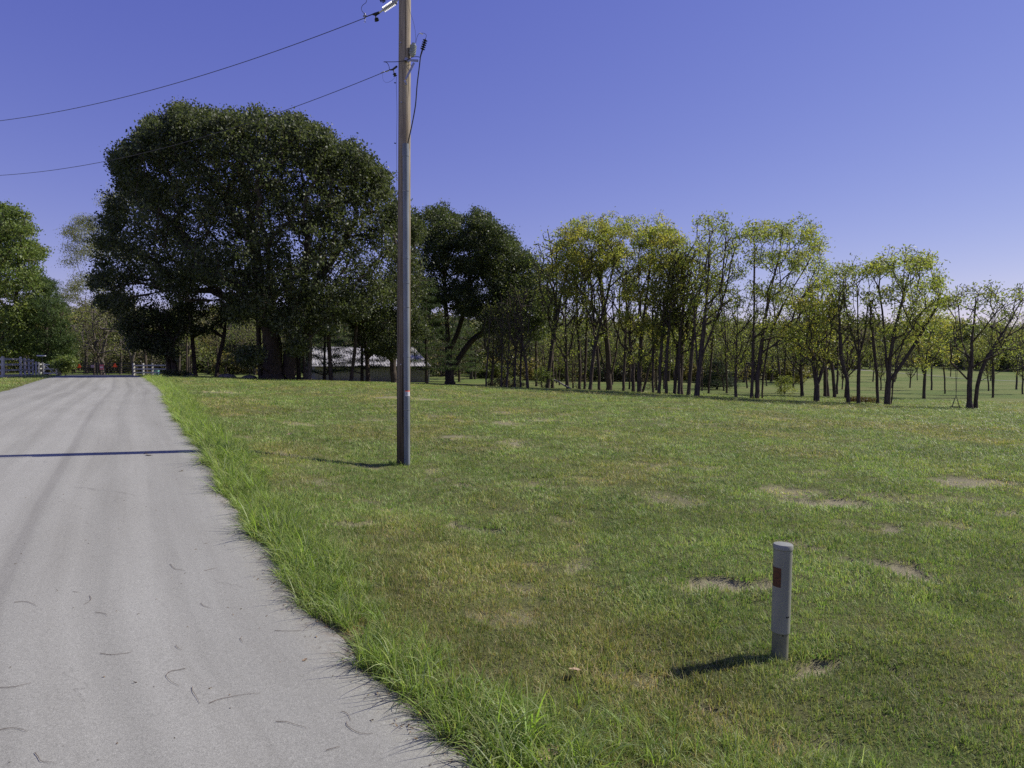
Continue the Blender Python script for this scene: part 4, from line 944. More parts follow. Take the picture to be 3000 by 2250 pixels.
# weeds and dry brush
def bush(name, px, Y, w, h, pal, label, n=60, per=26, mat='leaf_thin'):
    X0 = (px - CX) / F * Y; T = ell_pts((0, 0, h * .45), (w, w * .6, h * .5), n, .3); T[:, 2] = np.maximum(T[:, 2], .08)
    ms = tree_meshes(name, [([np.array((0, 0, -.05)), np.array((0, 0, .08))], -1)], T, .03, per, .14, .14, .3, pal, bf=.3, leafmat=mat, droop=.05, rmin=.006, step=.4)
    return place(ms, name, (X0, Y, gz(X0, Y)), label, 'bush')
PAL['dry'] = [(.10, .08, .04), (.16, .12, .06), (.20, .16, .08), (.14, .13, .05)]; PAL['red'] = [(.07, .06, .03), (.09, .075, .035), (.10, .065, .035), (.12, .075, .04)]
bush('dry_brush', 1462, 62, 1.1, .9, 'dry', 'dry tan brush right of the second oak, left clump')
bush('dry_brush', 1500, 61, 1.2, .7, 'dry', 'dry tan brush between slim trunks, right clump')
bush('weed_clump', 2540, 50, .9, .35, 'red', 'reddish low weeds under the upright narrow ash', 50)
bush('weed_clump', 2503, 50.3, .45, .4, 'red', 'small reddish weeds between the crooked tree and the upright ash', 30)
bush('green_sapling', 1590, 66, 1.0, 2.2, 'light', 'leafy green sapling between slim trunks left of the fallen dead log', 60)
bush('green_sapling', 2300, 62, 1.1, 2.0, 'ash', 'yellow-green sapling low behind the broad ash', 60)
bush('bare_shrub', 1690, 68, 1.2, 2.0, 'dry', 'bare tan shrub behind the full-crowned ash', 60, 6)
bush('bare_shrub', 1900, 70, 1.3, 2.2, 'dry', 'bare tan shrub behind the yellowing ash', 60, 6)
bush('yellow_sapling', 648, 64, .8, 1.0, 'ash_y', 'low yellow sapling beside the foot of the leaning trunk', 40)
bush('dark_undergrowth', 512, 57, 1.5, .6, 'oak', 'dark low growth at the foot of the twin-trunked tree', 70)

# far wood on the hills: one mass
fl = []
for k in range(9):
    H = rng.uniform(10, 14); R = rng.uniform(3.0, 4.6); T = ell_pts((0, 0, H * .62), (R, R, H * .36), 34, .35)
    if k >= 6: H = rng.uniform(4.0, 6.0); R = rng.uniform(2.2, 3.2); T = ell_pts((0, 0, H * .5), (R, R, H * .5), 30, .35); T[:, 2] = np.maximum(T[:, 2], .4)
    N, par, tips = grow([(dense([(0, 0, -.5), (.2, 0, H * .5), (0, .2, H * .8)], 1.5, .1), -1)], T, .3, 1.6)
    w = wood('w', N, par, .26, .03); Vw = []; Pq = []; b = 0
    for kk in w: Vw.append(w[kk][0]); Pq.append(w[kk][1] + b); b += len(w[kk][0])
    per = [50, 44, 36, 18, 50, 8, 40, 30, 6][k]
    V_, q_, c_ = leaves(T, per, .75, .50, .6, [(.55, .6, .5), (.8, .85, .8), (1.1, 1.1, 1.0), (1.4, 1.3, 1.1)], jcol=.35); q_ = q_ + b
    wq = np.concatenate(Pq)
    fl.append((np.concatenate(Vw + [V_]), [wq, q_], [1, 0], [np.ones((len(wq), 3)), c_]))
m = M('wood_bark'); m.col((.085, .072, .06)); MB2 = m.set(.95, 0, .1)
pts_, cc = [], []
base_c = np.array([(.14, .17, .06), (.18, .20, .065), (.25, .235, .07), (.11, .135, .05), (.26, .22, .08), (.20, .18, .11)])
tries = 0
while len(pts_) < 3000:
    Y = 122 + 280 * rng.uniform() ** 1.25; u = rng.uniform(-1.05, 1.05); x = u * Y
    dens_ = sstep(120, 150, Y)
    if rng.uniform() > .12 + .88 * float(dens_): continue
    if u > .44 and Y < 158: continue
    pts_.append((x, Y)); cc.append(base_c[rng.choice(6, p=[.28, .25, .12, .13, .07, .15])] * rng.uniform(.8, 1.25))
gids = list(rng.integers(0, len(fl), len(pts_)))
for _ in range(620):                                   # brush and saplings along the near side of the wood
    Y = rng.uniform(96, 132); u = rng.uniform(-.95, .44)
    if -.35 < u < -.08 and Y < 104: continue
    pts_.append((u * Y, Y)); gids.append(int(rng.choice([6, 7, 8, 8, 3, 5]))); cc.append(base_c[rng.choice(6, p=[.22, .22, .10, .16, .10, .20])] * rng.uniform(.6, 1.1))
pts_ = np.array(pts_); n = len(pts_)
P = np.stack([pts_[:, 0], pts_[:, 1], ground(pts_[:, 0], pts_[:, 1])], -1); s = rng.uniform(.7, 1.1, n) * np.where(np.arange(n) >= 3000, .72, 1.0)
instancer('distant_wood', fl, P, np.stack([np.zeros(n), np.zeros(n), rng.uniform(0, 6.28, n)], -1), np.stack([s, s, s * rng.uniform(.85, 1.1, n)], -1), np.array(cc), [MAT['grass'], MB2],
          'autumn-tinged wood covering the low hills behind everything', 'wood', gids)

# ------------------------------------------------------------------ metal shed
SY = 84.0
def sx(px, Y): return (px - CX) / F * Y
ex0, ex1 = sx(924, SY), sx(1258, SY); ez = CAM_Z + ray(1000, 1073).z * SY; RYY = SY + 5.2; rx0, rx1 = sx(908, RYY), sx(1204, RYY); rz_ = CAM_Z + ray(1000, 1016).z * RYY
gz0 = min(gz(ex0, SY), gz(ex1, SY)) - .3
shed = empty('metal_shed', ((ex0 + ex1) / 2, SY, gz0)); tag(shed, 'low metal shed with pale ribbed roof half hidden behind the trunks', 'shed')
inv = Vector(shed.location)
def ribbed(c00, c10, c11, c01, n, h, nrm, name, mt, parent):
    """quad patch with n standing ribs running from edge 0 to edge 1"""
    c00, c10, c11, c01, nrm = map(Vector, (c00, c10, c11, c01, nrm)); vs, fs = [], []
    for k in range(n):
        for f, o in ((0, 0), (.60, 0), (.68, h), (.92, h)):
            t = (k + f) / n; vs += [c00.lerp(c10, t) + nrm * o - inv, c01.lerp(c11, t) + nrm * o - inv]
    vs += [c10 - inv, c11 - inv]
    for k in range(len(vs) // 2 - 1): fs.append((2 * k, 2 * k + 2, 2 * k + 3, 2 * k + 1))
    me = bpy.data.meshes.new(name); me.from_pydata([tuple(v) for v in vs], [], fs); me.materials.append(mt); return link(name, me, parent)
nr_ = Vector((0, -(rz_ - ez), (RYY - SY))).normalized()
ov = .35
ribbed((ex0 - .3, SY - ov, ez), (ex1 + .3, SY - ov, ez), (rx1 + .3, RYY, rz_), (rx0 - .3, RYY, rz_), 40, .022, nr_, 'roof', MAT['shed_roof'], shed)
BYY = RYY + 5.2
ribbed((2 * rx1 - ex1 + .3, BYY + ov, ez), (2 * rx0 - ex0 - .3, BYY + ov, ez), (rx0 - .3, RYY, rz_ - .003), (rx1 + .3, RYY, rz_ - .003), 40, .05, (0, .5, .85), 'roof', MAT['shed_roof'], shed)
ribbed((ex0, SY, gz0), (ex1, SY, gz0), (ex1, SY, ez - .05), (ex0, SY, ez - .05), 40, .035, (0, -1, 0), 'wall', MAT['shed_wall'], shed)
for xx, rx_ in ((ex0, rx0), (ex1, rx1)):
    mb = MB()
    bx_ = 2 * rx_ - xx; a = [Vector((xx, SY + .01, gz0)), Vector((bx_, BYY, gz0)), Vector((bx_, BYY, ez - .1)), Vector((rx_, RYY, rz_ - .12)), Vector((xx, SY + .01, ez - .1))]
    b = [v + Vector((.06 if xx == ex0 else -.06, 0, 0)) for v in a]; a = [v - inv for v in a]; b = [v - inv for v in b]
    mb.add(a + b, [(0, 1, 2, 3, 4), (9, 8, 7, 6, 5)] + [(i, (i + 1) % 5, 5 + (i + 1) % 5, 5 + i) for i in range(5)])
    mb.build('gable_wall', MAT['shed_wall'], shed)
mb = MB(); mb.box(((ex0 + ex1) / 2 - inv.x, SY - ov - .02 - inv.y, ez - .06 - inv.z), (ex1 - ex0 + .6, .03, .12)); mb.build('fascia', MAT['dark_metal'], shed)
mb = MB(); mb.box((ex1 - .05 - inv.x, SY - .05 - inv.y, (gz0 + ez) / 2 - inv.z), (.14, .04, ez - gz0 - .12)); mb.build('corner_trim', MAT['shed_roof'], shed)

# ------------------------------------------------------------------ utility pole with hardware
hp = hit(1182, 1360); PX, PY = hp; PZ = gz(PX, PY)
pole = empty('utility_pole', (PX, PY, PZ)); tag(pole, 'weathered wooden utility pole with grey conduit standing in the lawn', 'utility pole')
O = Vector(pole.location)
def pp(px, py, dy=0.0): return at(px, py, PY + dy) - O
topc = pp(1186, 0); mb = MB(); n = 34; zt = topc.z + 1.6
pts = [Vector((topc.x * (z / topc.z), 0, z)) for z in np.linspace(-.3, zt, n)]
rad = [.118 - .018 * (z / zt) for z in np.linspace(0, zt, n)]
mb.tube(pts, rad, 20, wob=.012); mb.build('shaft', MAT['pole'], pole, True)
# nail plates / bolts
mb = MB()
for (px, py) in ((1174, 125), (1174, 1068), (1176, 300)): c = pp(px, py, -.116); mb.tube([c, c + Vector((0, -.012, 0))], .012, 8)
mb.build('bolt', MAT['galv'], pole)
# conduit on the front right
cb = pp(1192.5, 1352, -.125); ct = pp(1192.5, 422, -.125); cr_ = 17.5 / F * PY / 2
mb = MB(); mb.tube([Vector((cb.x, -.125, -.1)), Vector((cb.x, -.125, ct.z))], cr_, 20)
cond = mb.build('conduit', MAT['conduit'], pole, True)
for py in (438, 750, 822, 1038):
    c = pp(1192.5, py, -.125)
    mb = MB(); mb.tube([Vector((cb.x, -.125, c.z - (.05 if py != 438 else .12))), Vector((cb.x, -.125, c.z + .01))], cr_ + .004, 20); mb.build('coupling', MAT['conduit'], cond, True)
for py in (560, 900, 1200):
    c = pp(1192.5, py, -.125); mb = MB()
    mb.tube([Vector((cb.x + math.cos(a) * (cr_ + .003), -.125 + math.sin(a) * (cr_ + .003), c.z)) for a in np.linspace(-3.3, .2, 12)], .004, 4); mb.build('strap', MAT['galv'], cond)
def wrap(c0, c1, z0, z1, r, ctr, name, mt, parent):
    vs, fs = [], []
    for k in range(9):
        a = c0 + (c1 - c0) * k / 8
        for z in (z0, z1): vs.append((ctr.x + math.cos(a) * r, ctr.y + math.sin(a) * r, z))
        if k: b = 2 * k; fs.append((b - 2, b, b + 1, b - 1))
    me = bpy.data.meshes.new(name); me.from_pydata(vs, [], fs); me.materials.append(mt); return link(name, me, parent)
za, zb = pp(1192, 1160, -.125).z, pp(1192, 1147, -.125).z; zc = pp(1192, 1144, -.125).z
lab = wrap(-1.9, -.15, za, zb, cr_ + .002, Vector((cb.x, -.125, 0)), 'sticker', MAT['white_paint'], cond); wrap(-1.9, -.15, zb, zc, cr_ + .002, Vector((cb.x, -.125, 0)), 'sticker_band', MAT['orange_sign'], cond)
for i in range(4):
    z0_ = za + (zb - za) * (.2 + .18 * i); wrap(-1.75, -1.2 + .1 * (i % 2), z0_, z0_ + .004, cr_ + .0032, Vector((cb.x, -.125, 0)), 'print_line', MAT['dark_metal'], lab)
# riser cable, termination, arrester, bracket
def curve(pts_px, r, name, mt, parent, dy=-.1, n=6, r_end=None, sm=6):
    P = [pp(p[0], p[1], p[2] if len(p) > 2 else dy) for p in pts_px]; out = []
    for i in range(len(P) - 1):
        p0, p1, p2, p3 = P[max(i - 1, 0)], P[i], P[i + 1], P[min(i + 2, len(P) - 1)]
        for k in range(sm):
            t = k / sm; out.append(.5 * ((2 * p1) + (p2 - p0) * t + (2 * p0 - 5 * p1 + 4 * p2 - p3) * t * t + (3 * p1 - p0 - 3 * p2 + p3) * t ** 3))
    out.append(P[-1]); mb = MB(); mb.tube(out, r, n); return mb.build(name, mt, parent, True)
curve([(1194, 430), (1196, 415), (1206, 370), (1217, 310), (1222, 250), (1228, 200), (1232, 165)], .0105, 'riser_cable', MAT['black_rubber'], pole, -.13, 8)
t0, t1 = pp(1232, 165, -.13), pp(1247, 113, -.13); mb = MB(); ln = (t1 - t0).length
prof = [(0, .012), (ln * .25, .014)]
for k in range(5):
    z = ln * (.40 + .12 * k); prof += [(z, .013), (z + .004, .042), (z + .014, .012)]
prof += [(ln, .008)]
mb.lathe(t0, t1, prof, 14); mb.build('cable_termination', MAT['black_rubber'], pole, True)
curve([(1247, 113), (1249, 103), (1243, 98), (1235, 97), (1226, 100), (1221, 112), (1218, 128)], .0035, 'jumper_wire', MAT['wire'], pole, -.12, 5)
curve([(1218, 128), (1217, 95), (1210, 60), (1203, 40), (1196, 10), (1190, -40)], .0025, 'jumper_wire', MAT['wire'], pole, -.1, 5)
a0, a1 = pp(1207, 165, -.08), pp(1212, 127, -.08); ln = (a1 - a0).length; mb = MB(); prof = [(0, .035), (ln * .1, .045)]
for k in range(6):
    z = ln * (.15 + .12 * k); prof += [(z, .046), (z + ln * .02, .060), (z + ln * .06, .060), (z + ln * .08, .046)]
prof += [(ln * .86, .036), (ln, .034)]
mb.lathe(a0, a1, prof, 18); mb.build('arrester', MAT['porcelain'], pole, True)
c = pp(1233, 98, -.12); mb = MB(); mb.tube([c - Vector((.02, 0, -.006)), c + Vector((.035, 0, -.012))], .010, 8); mb.build('wire_clamp', MAT['polymer'], pole, True)
mb = MB()
def bar(a, b, w, t):
    a, b = Vector(a), Vector(b); d = (b - a); q_ = d.to_track_quat('X', 'Z').to_matrix(); mb.box((a + b) / 2, (d.length, t, w), q_)
bar(pp(1185, 175, -.12), pp(1226, 178, -.12), .035, .02); bar(pp(1189, 232, -.13), pp(1213, 184, -.13), .035, .012); bar(pp(1186, 172, -.125), pp(1200, 180, -.1), .05, .03)
mb.build('bracket', MAT['galv'], pole)
mb = MB(); bar(pp(1186, 235, -.122), pp(1190, 248, -.122), .035, .012); c = pp(1188, 242, -.13); mb.tube([c, c + Vector((0, -.03, 0))], .014, 8); mb.build('bracket_foot', MAT['galv'], pole)
curve([(1232, 168), (1222, 166), (1210, 167), (1198, 173), (1185, 178), (1160, 181), (1124, 181)], .0055, 'neutral_jumper', MAT['black_rubber'], pole, -.135, 6)
curve([(1124, 181), (1134, 184), (1140, 196), (1140, 207)], .005, 'neutral_jumper', MAT['black_rubber'], pole, -.135, 6)
curve([(1198, 205), (1192, 195), (1200, 190), (1206, 192)], .005, 'neutral_jumper', MAT['black_rubber'], pole, -.13, 6)
curve([(1121, 215), (1122, 232), (1130, 241), (1145, 238), (1157, 227)], .002, 'tail_wire', MAT['wire'], pole, -.02, 4)
curve([(1162, 225), (1161, 240), (1163, 330), (1162, 420), (1163, 700), (1163, 1340)], .0035, 'ground_wire', MAT['wire'], pole, -.06, 4)
for (px, py) in ((1160, 243), (1160, 420)): mb = MB(); c = pp(px, py, -.04); mb.tube([c, c + Vector((-.03, 0, .005))], .009, 6); mb.build('step_bolt', MAT['dark_metal'], pole)
# wires run towards the upper left, away from the pole
WD = Vector((-.9, .436, 0)).normalized()
def wire(px_pts, s_end, r, deg, name, label, start_px):
    ss, zz = [], []
    for (px, py) in px_pts:
        rv = ray(px, py); # (PX+WD.x s)/(PY+WD.y s)=rv.x
        s_ = (rv.x * PY - PX) / (WD.x - rv.x * WD.y); Yq = PY + WD.y * s_; ss.append(s_); zz.append(CAM_Z + rv.z * Yq)
    co = np.polyfit(ss, zz, deg); s0 = min(ss); P = [Vector((PX + WD.x * s_, PY + WD.y * s_, float(np.polyval(co, s_)))) for s_ in np.linspace(s0, s_end, 60)]
    base = P[0]; o = empty(name, base); tag(o, label, 'power line'); mb = MB(); mb.tube([p - base for p in P], r, 6); mb.build('strand', MAT['wire'], o, True); return o, P[0]
w1, p1 = wire([(1070, 55), (1000, 76), (494, 250), (339, 292), (169, 326), (0, 354)], 22, .0065, 2, 'overhead_wire', 'upper overhead wire running left from the insulator on the utility pole', 0)
w2, p2 = wire([(1140, 207), (1117, 212), (1000, 261), (1028, 250), (791, 343), (599, 400), (350, 462), (169, 497), (0, 514)], 22, .0055, 2, 'overhead_wire', 'lower overhead wire crossing in front of the huge oak', 0)
# dead-end insulators on the pole
def aw(px, py, s_):  # point on wire plane
    return at(px, py, PY + WD.y * s_) - O
i0, i1 = pp(1166, 0, -.02), aw(1112, 36, .62); ln = (i1 - i0).length; mb = MB(); prof = [(0, .012), (ln * .1, .012)]
for k in range(9):
    z = ln * (.14 + .075 * k); prof += [(z, .013), (z + .003, .048), (z + .009, .046), (z + .016, .013)]
prof += [(ln * .84, .014), (ln, .017)]
mb.lathe(i0, i1, prof, 16); ins = mb.build('insulator', MAT['polymer'], pole, True)
mb = MB(); mb.tube([i1, aw(1100, 42, .72), aw(1091, 42, .78)], [.02, .03, .012], 8); mb.tube([aw(1101, 42, .72), aw(1101, 52, .72)], .014, 6); mb.tube([aw(1102, 52, .72), aw(1103, 55, .72)], [.012, .04], 8); mb.tube([aw(1103, 57, .72), aw(1104, 60, .72)], [.02, .045], 8)
mb.tube([aw(1091, 42, .78), aw(1070, 50, .86), p1 - O], .009, 6); mb.build('dead_end_clamp', MAT['dark_metal'], pole, True)
mb = MB(); c = aw(1069, 47, .87); mb.tube([c + Vector((0, 0, .05)), c - Vector((0, 0, .05))], .014, 8); mb.tube([c + Vector((-.03, 0, 0)), c + Vector((.035, 0, .006))], .016, 8); mb.tube([c - Vector((0, 0, .05)), c - Vector((0, 0, .09))], .005, 5)
mb.tube([c + Vector((math.cos(a) * .013, 0, -.10 + math.sin(a) * .013)) for a in np.linspace(0, 6.28, 9)], .004, 4); mb.build('tap_clamp', MAT['galv'], pole, True)
curve([(1068, 42, .35), (1059, 28, .35), (1062, 16, .35), (1073, 6, .3), (1077, -15, .3), (1100, -60, .1), (1180, -110, 0)], .0045, 'jumper_wire', MAT['wire'], pole, 0, 5)
mb = MB()
for (px, r_) in ((1116, .03), (1122, .042), (1127, .03)): c = pp(px, 1, -.05); mb.tube([c - Vector((.008, 0, 0)), c + Vector((.008, 0, 0))], r_, 12)
mb.tube([pp(1112, 0, -.05), pp(1168, -4, -.05)], .008, 6); mb.build('upper_insulator', MAT['black_rubber'], pole, True)
mb = MB(); c0 = pp(1162, 195, -.05); mb.tube([c0, aw(1150, 204, .25), p2 - O], [.018, .016, .008], 8); mb.tube([aw(1153, 204, .2), aw(1155, 216, .2)], .010, 6)
mb.tube([aw(1155, 214, .2), aw(1156, 217, .2)], [.012, .036], 8); mb.tube([aw(1157, 219, .2), aw(1158, 222, .2)], [.012, .036], 8); mb.build('lower_dead_end', MAT['dark_metal'], pole, True)
mb = MB()
for px, py in ((1121, 212), (1135, 208)): c = aw(px, py, .45); mb.tube([c - Vector((.03, -.01, .008)), c + Vector((.03, -.01, .008))], .012, 8)
mb.build('splice', MAT['polymer'], pole, True)

# ------------------------------------------------------------------ marker post
hx, hy = hit(2284, 1926); mz = gz(hx, hy)
mk = empty('marker_post', (hx, hy, mz - .0)); mk.rotation_euler = (0, math.radians(1.1), 0); tag(mk, 'short round grey-white marker post with an orange sticker, standing in the lawn', 'post')
k = hy / F; H = (1925 - 1590) * k * 1.02; r1, r2, r3 = 23.5 * k, 26.5 * k, 28.5 * k; sb = (1925 - 1846) * k
mb = MB(); mb.tube([(0, 0, -.1), (0, 0, sb + .05)], r1, 28); mb.build('pipe', MAT['marker_pipe'], mk, True)
mb = MB(); mb.lathe((0, 0, sb), (0, 0, 1), [(0, r2 - .003), (.003, r2), (H - sb - .035, r2), (H - sb - .034, r2 - .002)], 36); mb.build('sleeve', MAT['marker'], mk, True)
mb = MB(); mb.lathe((0, 0, H - .033), (0, 0, 1.5), [(0, r3 - .002), (.002, r3), (.024, r3), (.031, r3 - .004), (.0335, r3 - .016)], 36); mb.build('cap', MAT['marker'], mk, True)
z1 = (1925 - 1708) * k; z2 = (1925 - 1651) * k
wrap(math.radians(-182), math.radians(-118), z1, z2, r2 + .0012, Vector((0, 0, 0)), 'sticker', MAT['decal'], mk)
for (a, z) in ((-75, .27), (-95, .155), (-60, .27)): 
    mb = MB(); a = math.radians(a); d = Vector((math.cos(a), math.sin(a), 0)); rr_ = r2 if z > sb else r1
    mb.tube([d * (rr_ - .002) + Vector((0, 0, z)), d * (rr_ + .002) + Vector((0, 0, z))], .005, 8); mb.build('screw', MAT['dark_metal'], mk)

# ------------------------------------------------------------------ fences and gates
def fence(name, label, posts, height, rails, rail_h=.13, pw=.14, mat='white_wood', zoff=0):
    """posts: list of (x, y)"""
    b = Vector((posts[0][0], posts[0][1], gz(*posts[0]) + zoff)); root = empty(name, b); tag(root, label, 'fence')
    for i, (x, y) in enumerate(posts):
        g = gz(x, y) + zoff - b.z; mb = MB(); j = next_rot = math.atan2(posts[min(i + 1, len(posts) - 1)][1] - posts[max(i - 1, 0)][1], posts[min(i + 1, len(posts) - 1)][0] - posts[max(i - 1, 0)][0])
        mb.box((x - b.x, y - b.y, g + height / 2 - .1), (pw, pw, height + .2), Matrix.Rotation(j, 3, 'Z')); mb.box((x - b.x, y - b.y, g + height + .012), (pw * .7, pw * .7, .024), Matrix.Rotation(j, 3, 'Z')); mb.build('post', MAT[mat], root)
        if i:
            x0, y0 = posts[i - 1]; g0 = gz(x0, y0) + zoff - b.z
            for rz0 in rails:
                a = Vector((x0 - b.x, y0 - b.y, g0 + rz0)); c_ = Vector((x - b.x, y - b.y, g + rz0)); d = c_ - a; q_ = d.to_track_quat('X', 'Z').to_matrix()
                mb = MB(); mb.box((a + c_) / 2, (d.length - pw - .01, .05, rail_h), q_); mb.build('rail', MAT[mat], root)
    return root
def fp(px, Y): return ((px - CX) / F * Y, Y)
fence('white_rail_fence', 'grey-white four-rail wooden fence running back from the left edge', [fp(-150, 43.5), fp(-70, 44.2), fp(9, 45), fp(61, 48.5), fp(73.5, 52), fp(85.5, 55.5), fp(97, 59)], 1.40, (.12, .5, .88, 1.25))
fence('white_rail_fence', 'short sunlit white rail fence between the long fence and the small wooden gate', [fp(106, 61), fp(115, 63), fp(125, 65)], 1.22, (.25, .65, 1.05))
# small wooden gate with a diagonal brace
ga, gb = fp(130, 66.5), fp(165, 66); g0 = Vector((*ga, gz(*ga))); wg = empty('wooden_gate', g0); tag(wg, 'small white wooden gate with a diagonal brace left of the pipe gates', 'gate')
L0 = Vector((gb[0] - ga[0], gb[1] - ga[1], 0)); ang = math.atan2(L0.y, L0.x); RZ = Matrix.Rotation(ang, 3, 'Z')
for z in (.2, .62, 1.04): mb = MB(); mb.box(L0 / 2 + Vector((0, 0, z)), (L0.length - .12, .045, .12), RZ); mb.build('rail', MAT['white_wood'], wg)
for f in (0, 1): mb = MB(); mb.box(L0 * f + Vector((0, 0, .62)), (.12, .06, 1.05), RZ); mb.build('stile', MAT['white_wood'], wg)
mb = MB(); a = L0 * .08 + Vector((0, -.05, 1.0)); b_ = L0 * .92 + Vector((0, -.05, .18)); d = b_ - a; mb.box((a + b_) / 2, (d.length, .04, .09), d.to_track_quat('X', 'Z').to_matrix()); mb.build('brace', MAT['white_wood'], wg)
fence('gate_post_pair', 'two white posts joined by short rails at the left pipe gate hinge', [fp(168, 66), fp(175, 66.2)], 1.28, (.3, .75, 1.15), pw=.15)
fence('white_rail_fence', 'sunlit three-rail white fence right of the pipe gates', [fp(392, 66.5), fp(420, 66), fp(447, 64.5), fp(498, 60.5)], 1.16, (.28, .62, .96))
# pipe gates
def pipe_gate(pa, pb, label, brace):
    A0 = Vector((*pa, gz(*pa) + .06)); e = empty('pipe_gate', A0); tag(e, label, 'gate', 'pair of dark pipe gates across the road'); D = Vector((pb[0] - pa[0], pb[1] - pa[1], gz(*pb) - gz(*pa)))
    for z in (.06, .28, .5, .72, .94, 1.18): mb = MB(); mb.tube([Vector((0, 0, z)), D + Vector((0, 0, z))], .026, 8); mb.build('rail', MAT['dark_metal'], e, True)
    for f in (0, .33, .66, 1): mb = MB(); mb.tube([D * f + Vector((0, -.03 if 0 < f < 1 else 0, .03)), D * f + Vector((0, -.03 if 0 < f < 1 else 0, 1.2))], .028, 8); mb.build('upright', MAT['dark_metal'], e, True)
    return e, A0, D
gA, gM, gB = fp(178, 66), fp(283, 66.4), fp(386, 66)
g1, A1, D1 = pipe_gate(gA, (gM[0] - .08, gM[1]), 'left dark pipe gate with an orange triangle', 0)
g2, A2, D2 = pipe_gate((gM[0] + .08, gM[1]), gB, 'right dark pipe gate with an orange triangle', 0)
for (px, lb) in ((285, 'dark round post where the two pipe gates meet'), (390, 'dark round post at the right end of the pipe gates')):
    c = fp(px, 66.6); mb = MB(); mb.tube([(0, 0, -.2), (0, 0, 1.35)], .08, 10); o = mb.build('gate_post', MAT['dark_metal'], None, True, (c[0], c[1], gz(*c))); tag(o, lb, 'post')
def tri_sign(px, py, lb):
    c = at(px, py, 65.9); e = empty('triangle_sign', c); tag(e, lb, 'sign'); s_ = .24
    for nm, sc_, dy, mt in (('border', 1.0, 0, 'red_edge'), ('face', .80, -.012, 'orange_sign')):
        vs = []; t = []
        for a in (90, 210, 330):
            for da in (-9, 9): vs.append((math.cos(math.radians(a + da)) * s_ * sc_, math.sin(math.radians(a + da)) * s_ * sc_))
        v3 = [(x, dy, z) for x, z in vs] + [(x, dy + .008, z) for x, z in vs]; mb = MB(); mb.add(v3, [tuple(reversed(range(6))), tuple(range(6, 12))] + [(i, (i + 1) % 6, 6 + (i + 1) % 6, 6 + i) for i in range(6)]); mb.build(nm, MAT[mt], e)
tri_sign(231.5, 1073, 'orange triangle sign with red border on the left pipe gate'); tri_sign(336.5, 1071.5, 'orange triangle sign with red border on the right pipe gate')
def flat_sign(px, py, w, h, mt, lb, lines):
    c = at(px, py, 65.9); e = empty('gate_sign', c); tag(e, lb, 'sign'); mb = MB(); mb.box((0, 0, 0), (w, .01, h)); mb.build('plate', MAT[mt], e)
    for z, ww in lines: mb = MB(); mb.box((0, -.008, z), (ww, .004, h * .10)); mb.build('print_line', MAT['white_paint'], e)
flat_sign(297.5, 1075.5, .36, .50, 'pink_sign', 'faded red and white notice at the middle of the gates', ((.03, .26), (-.06, .3)))
flat_sign(271, 1073, .34, .28, 'faded_sign', 'very faded pinkish notice on the left pipe gate', ())
# pale board near the left fence, teal box behind the right fence
c = at(121, 1042, 63); e = empty('sign_board', (c.x, c.y, gz(c.x, c.y))); tag(e, 'pale flat board on a thin post behind the white fence', 'sign'); h_ = c.z - gz(c.x, c.y)
mb = MB(); mb.box((0, 0, h_), (.66, .3, .10)); mb.build('board', MAT['white_paint'], e); mb = MB(); mb.tube([(0, .1, -.1), (0, .1, h_ - .05)], .03, 6); mb.build('post', MAT['dark_metal'], e)
c = fp(458, 68); e = empty('utility_box', (c[0], c[1], gz(*c))); tag(e, 'small pale teal box behind the right white fence', 'box'); mb = MB(); mb.box((0, 0, .25), (.5, .4, .5)); mb.build('case', MAT['teal'], e); mb = MB(); mb.box((0, 0, .52), (.56, .46, .05)); mb.build('lid', MAT['teal'], e)

# ------------------------------------------------------------------ boulders, log, swing
def boulder(px, Y, w, h, lb):
    x = (px - CX) / F * Y; n1, n2 = 9, 14; vs, fs = [], []; sd = rng.integers(1000)
    for i in range(n1 + 1):
        ph = math.pi * .5 * i / n1
        for j in range(n2):
            a = 2 * math.pi * j / n2; r = .8 + .4 * float(fbm(np.array([math.cos(a) * 1.4 + 5 + sd]), np.array([math.sin(a) * 1.4 + ph]), 3, 3)[0]); vs.append((math.cos(a) * math.cos(ph) * w * r, math.sin(a) * math.cos(ph) * w * .6 * r, (math.sin(ph) ** .7) * h * (r ** .5) - .08))
    for i in range(n1):
        for j in range(n2): fs.append((i * n2 + j, i * n2 + (j + 1) % n2, (i + 1) * n2 + (j + 1) % n2, (i + 1) * n2 + j))
    me = bpy.data.meshes.new('boulder'); me.from_pydata(vs, [], fs); me.materials.append(MAT['stone']); me.polygons.foreach_set('use_smooth', np.ones(len(fs), bool)); o = link('boulder', me, None, (x, Y, gz(x, Y))); tag(o, lb, 'rock')
boulder(551, 60, .55, .42, 'flat pale-topped boulder between the twin trunks and the straight slim trunk')
boulder(662, 60, .85, .46, 'wide dark boulder right of the leaning trunk'); boulder(730, 60, .75, .42, 'dark boulder at the left foot of the huge oak')
Y = base_at(1650, 1140, 58); a = at(1622, 1112, Y + 3); b_ = Vector((sx(1672, Y), Y, gz(sx(1672, Y), Y) + .06)); mb = MB(); d = b_ - a
mb.tube([Vector((0, 0, 0)), d * .3 + Vector((0, 0, .05)), d * .7, d], [.06, .07, .08, .09], 8, wob=.1); o = mb.build('fallen_log', MAT['dead_wood'], None, True, a); tag(o, 'pale dead log leaning down among the slim trunks', 'log')
SWY = float(sw.location.y) - .6; s0 = at(2800, 1192, SWY); g = gz(s0.x, SWY); swing = empty('rope_swing', (s0.x, SWY, s0.z)); tag(swing, 'rope swing with a round flat seat hanging beside the sparse tree', 'swing')
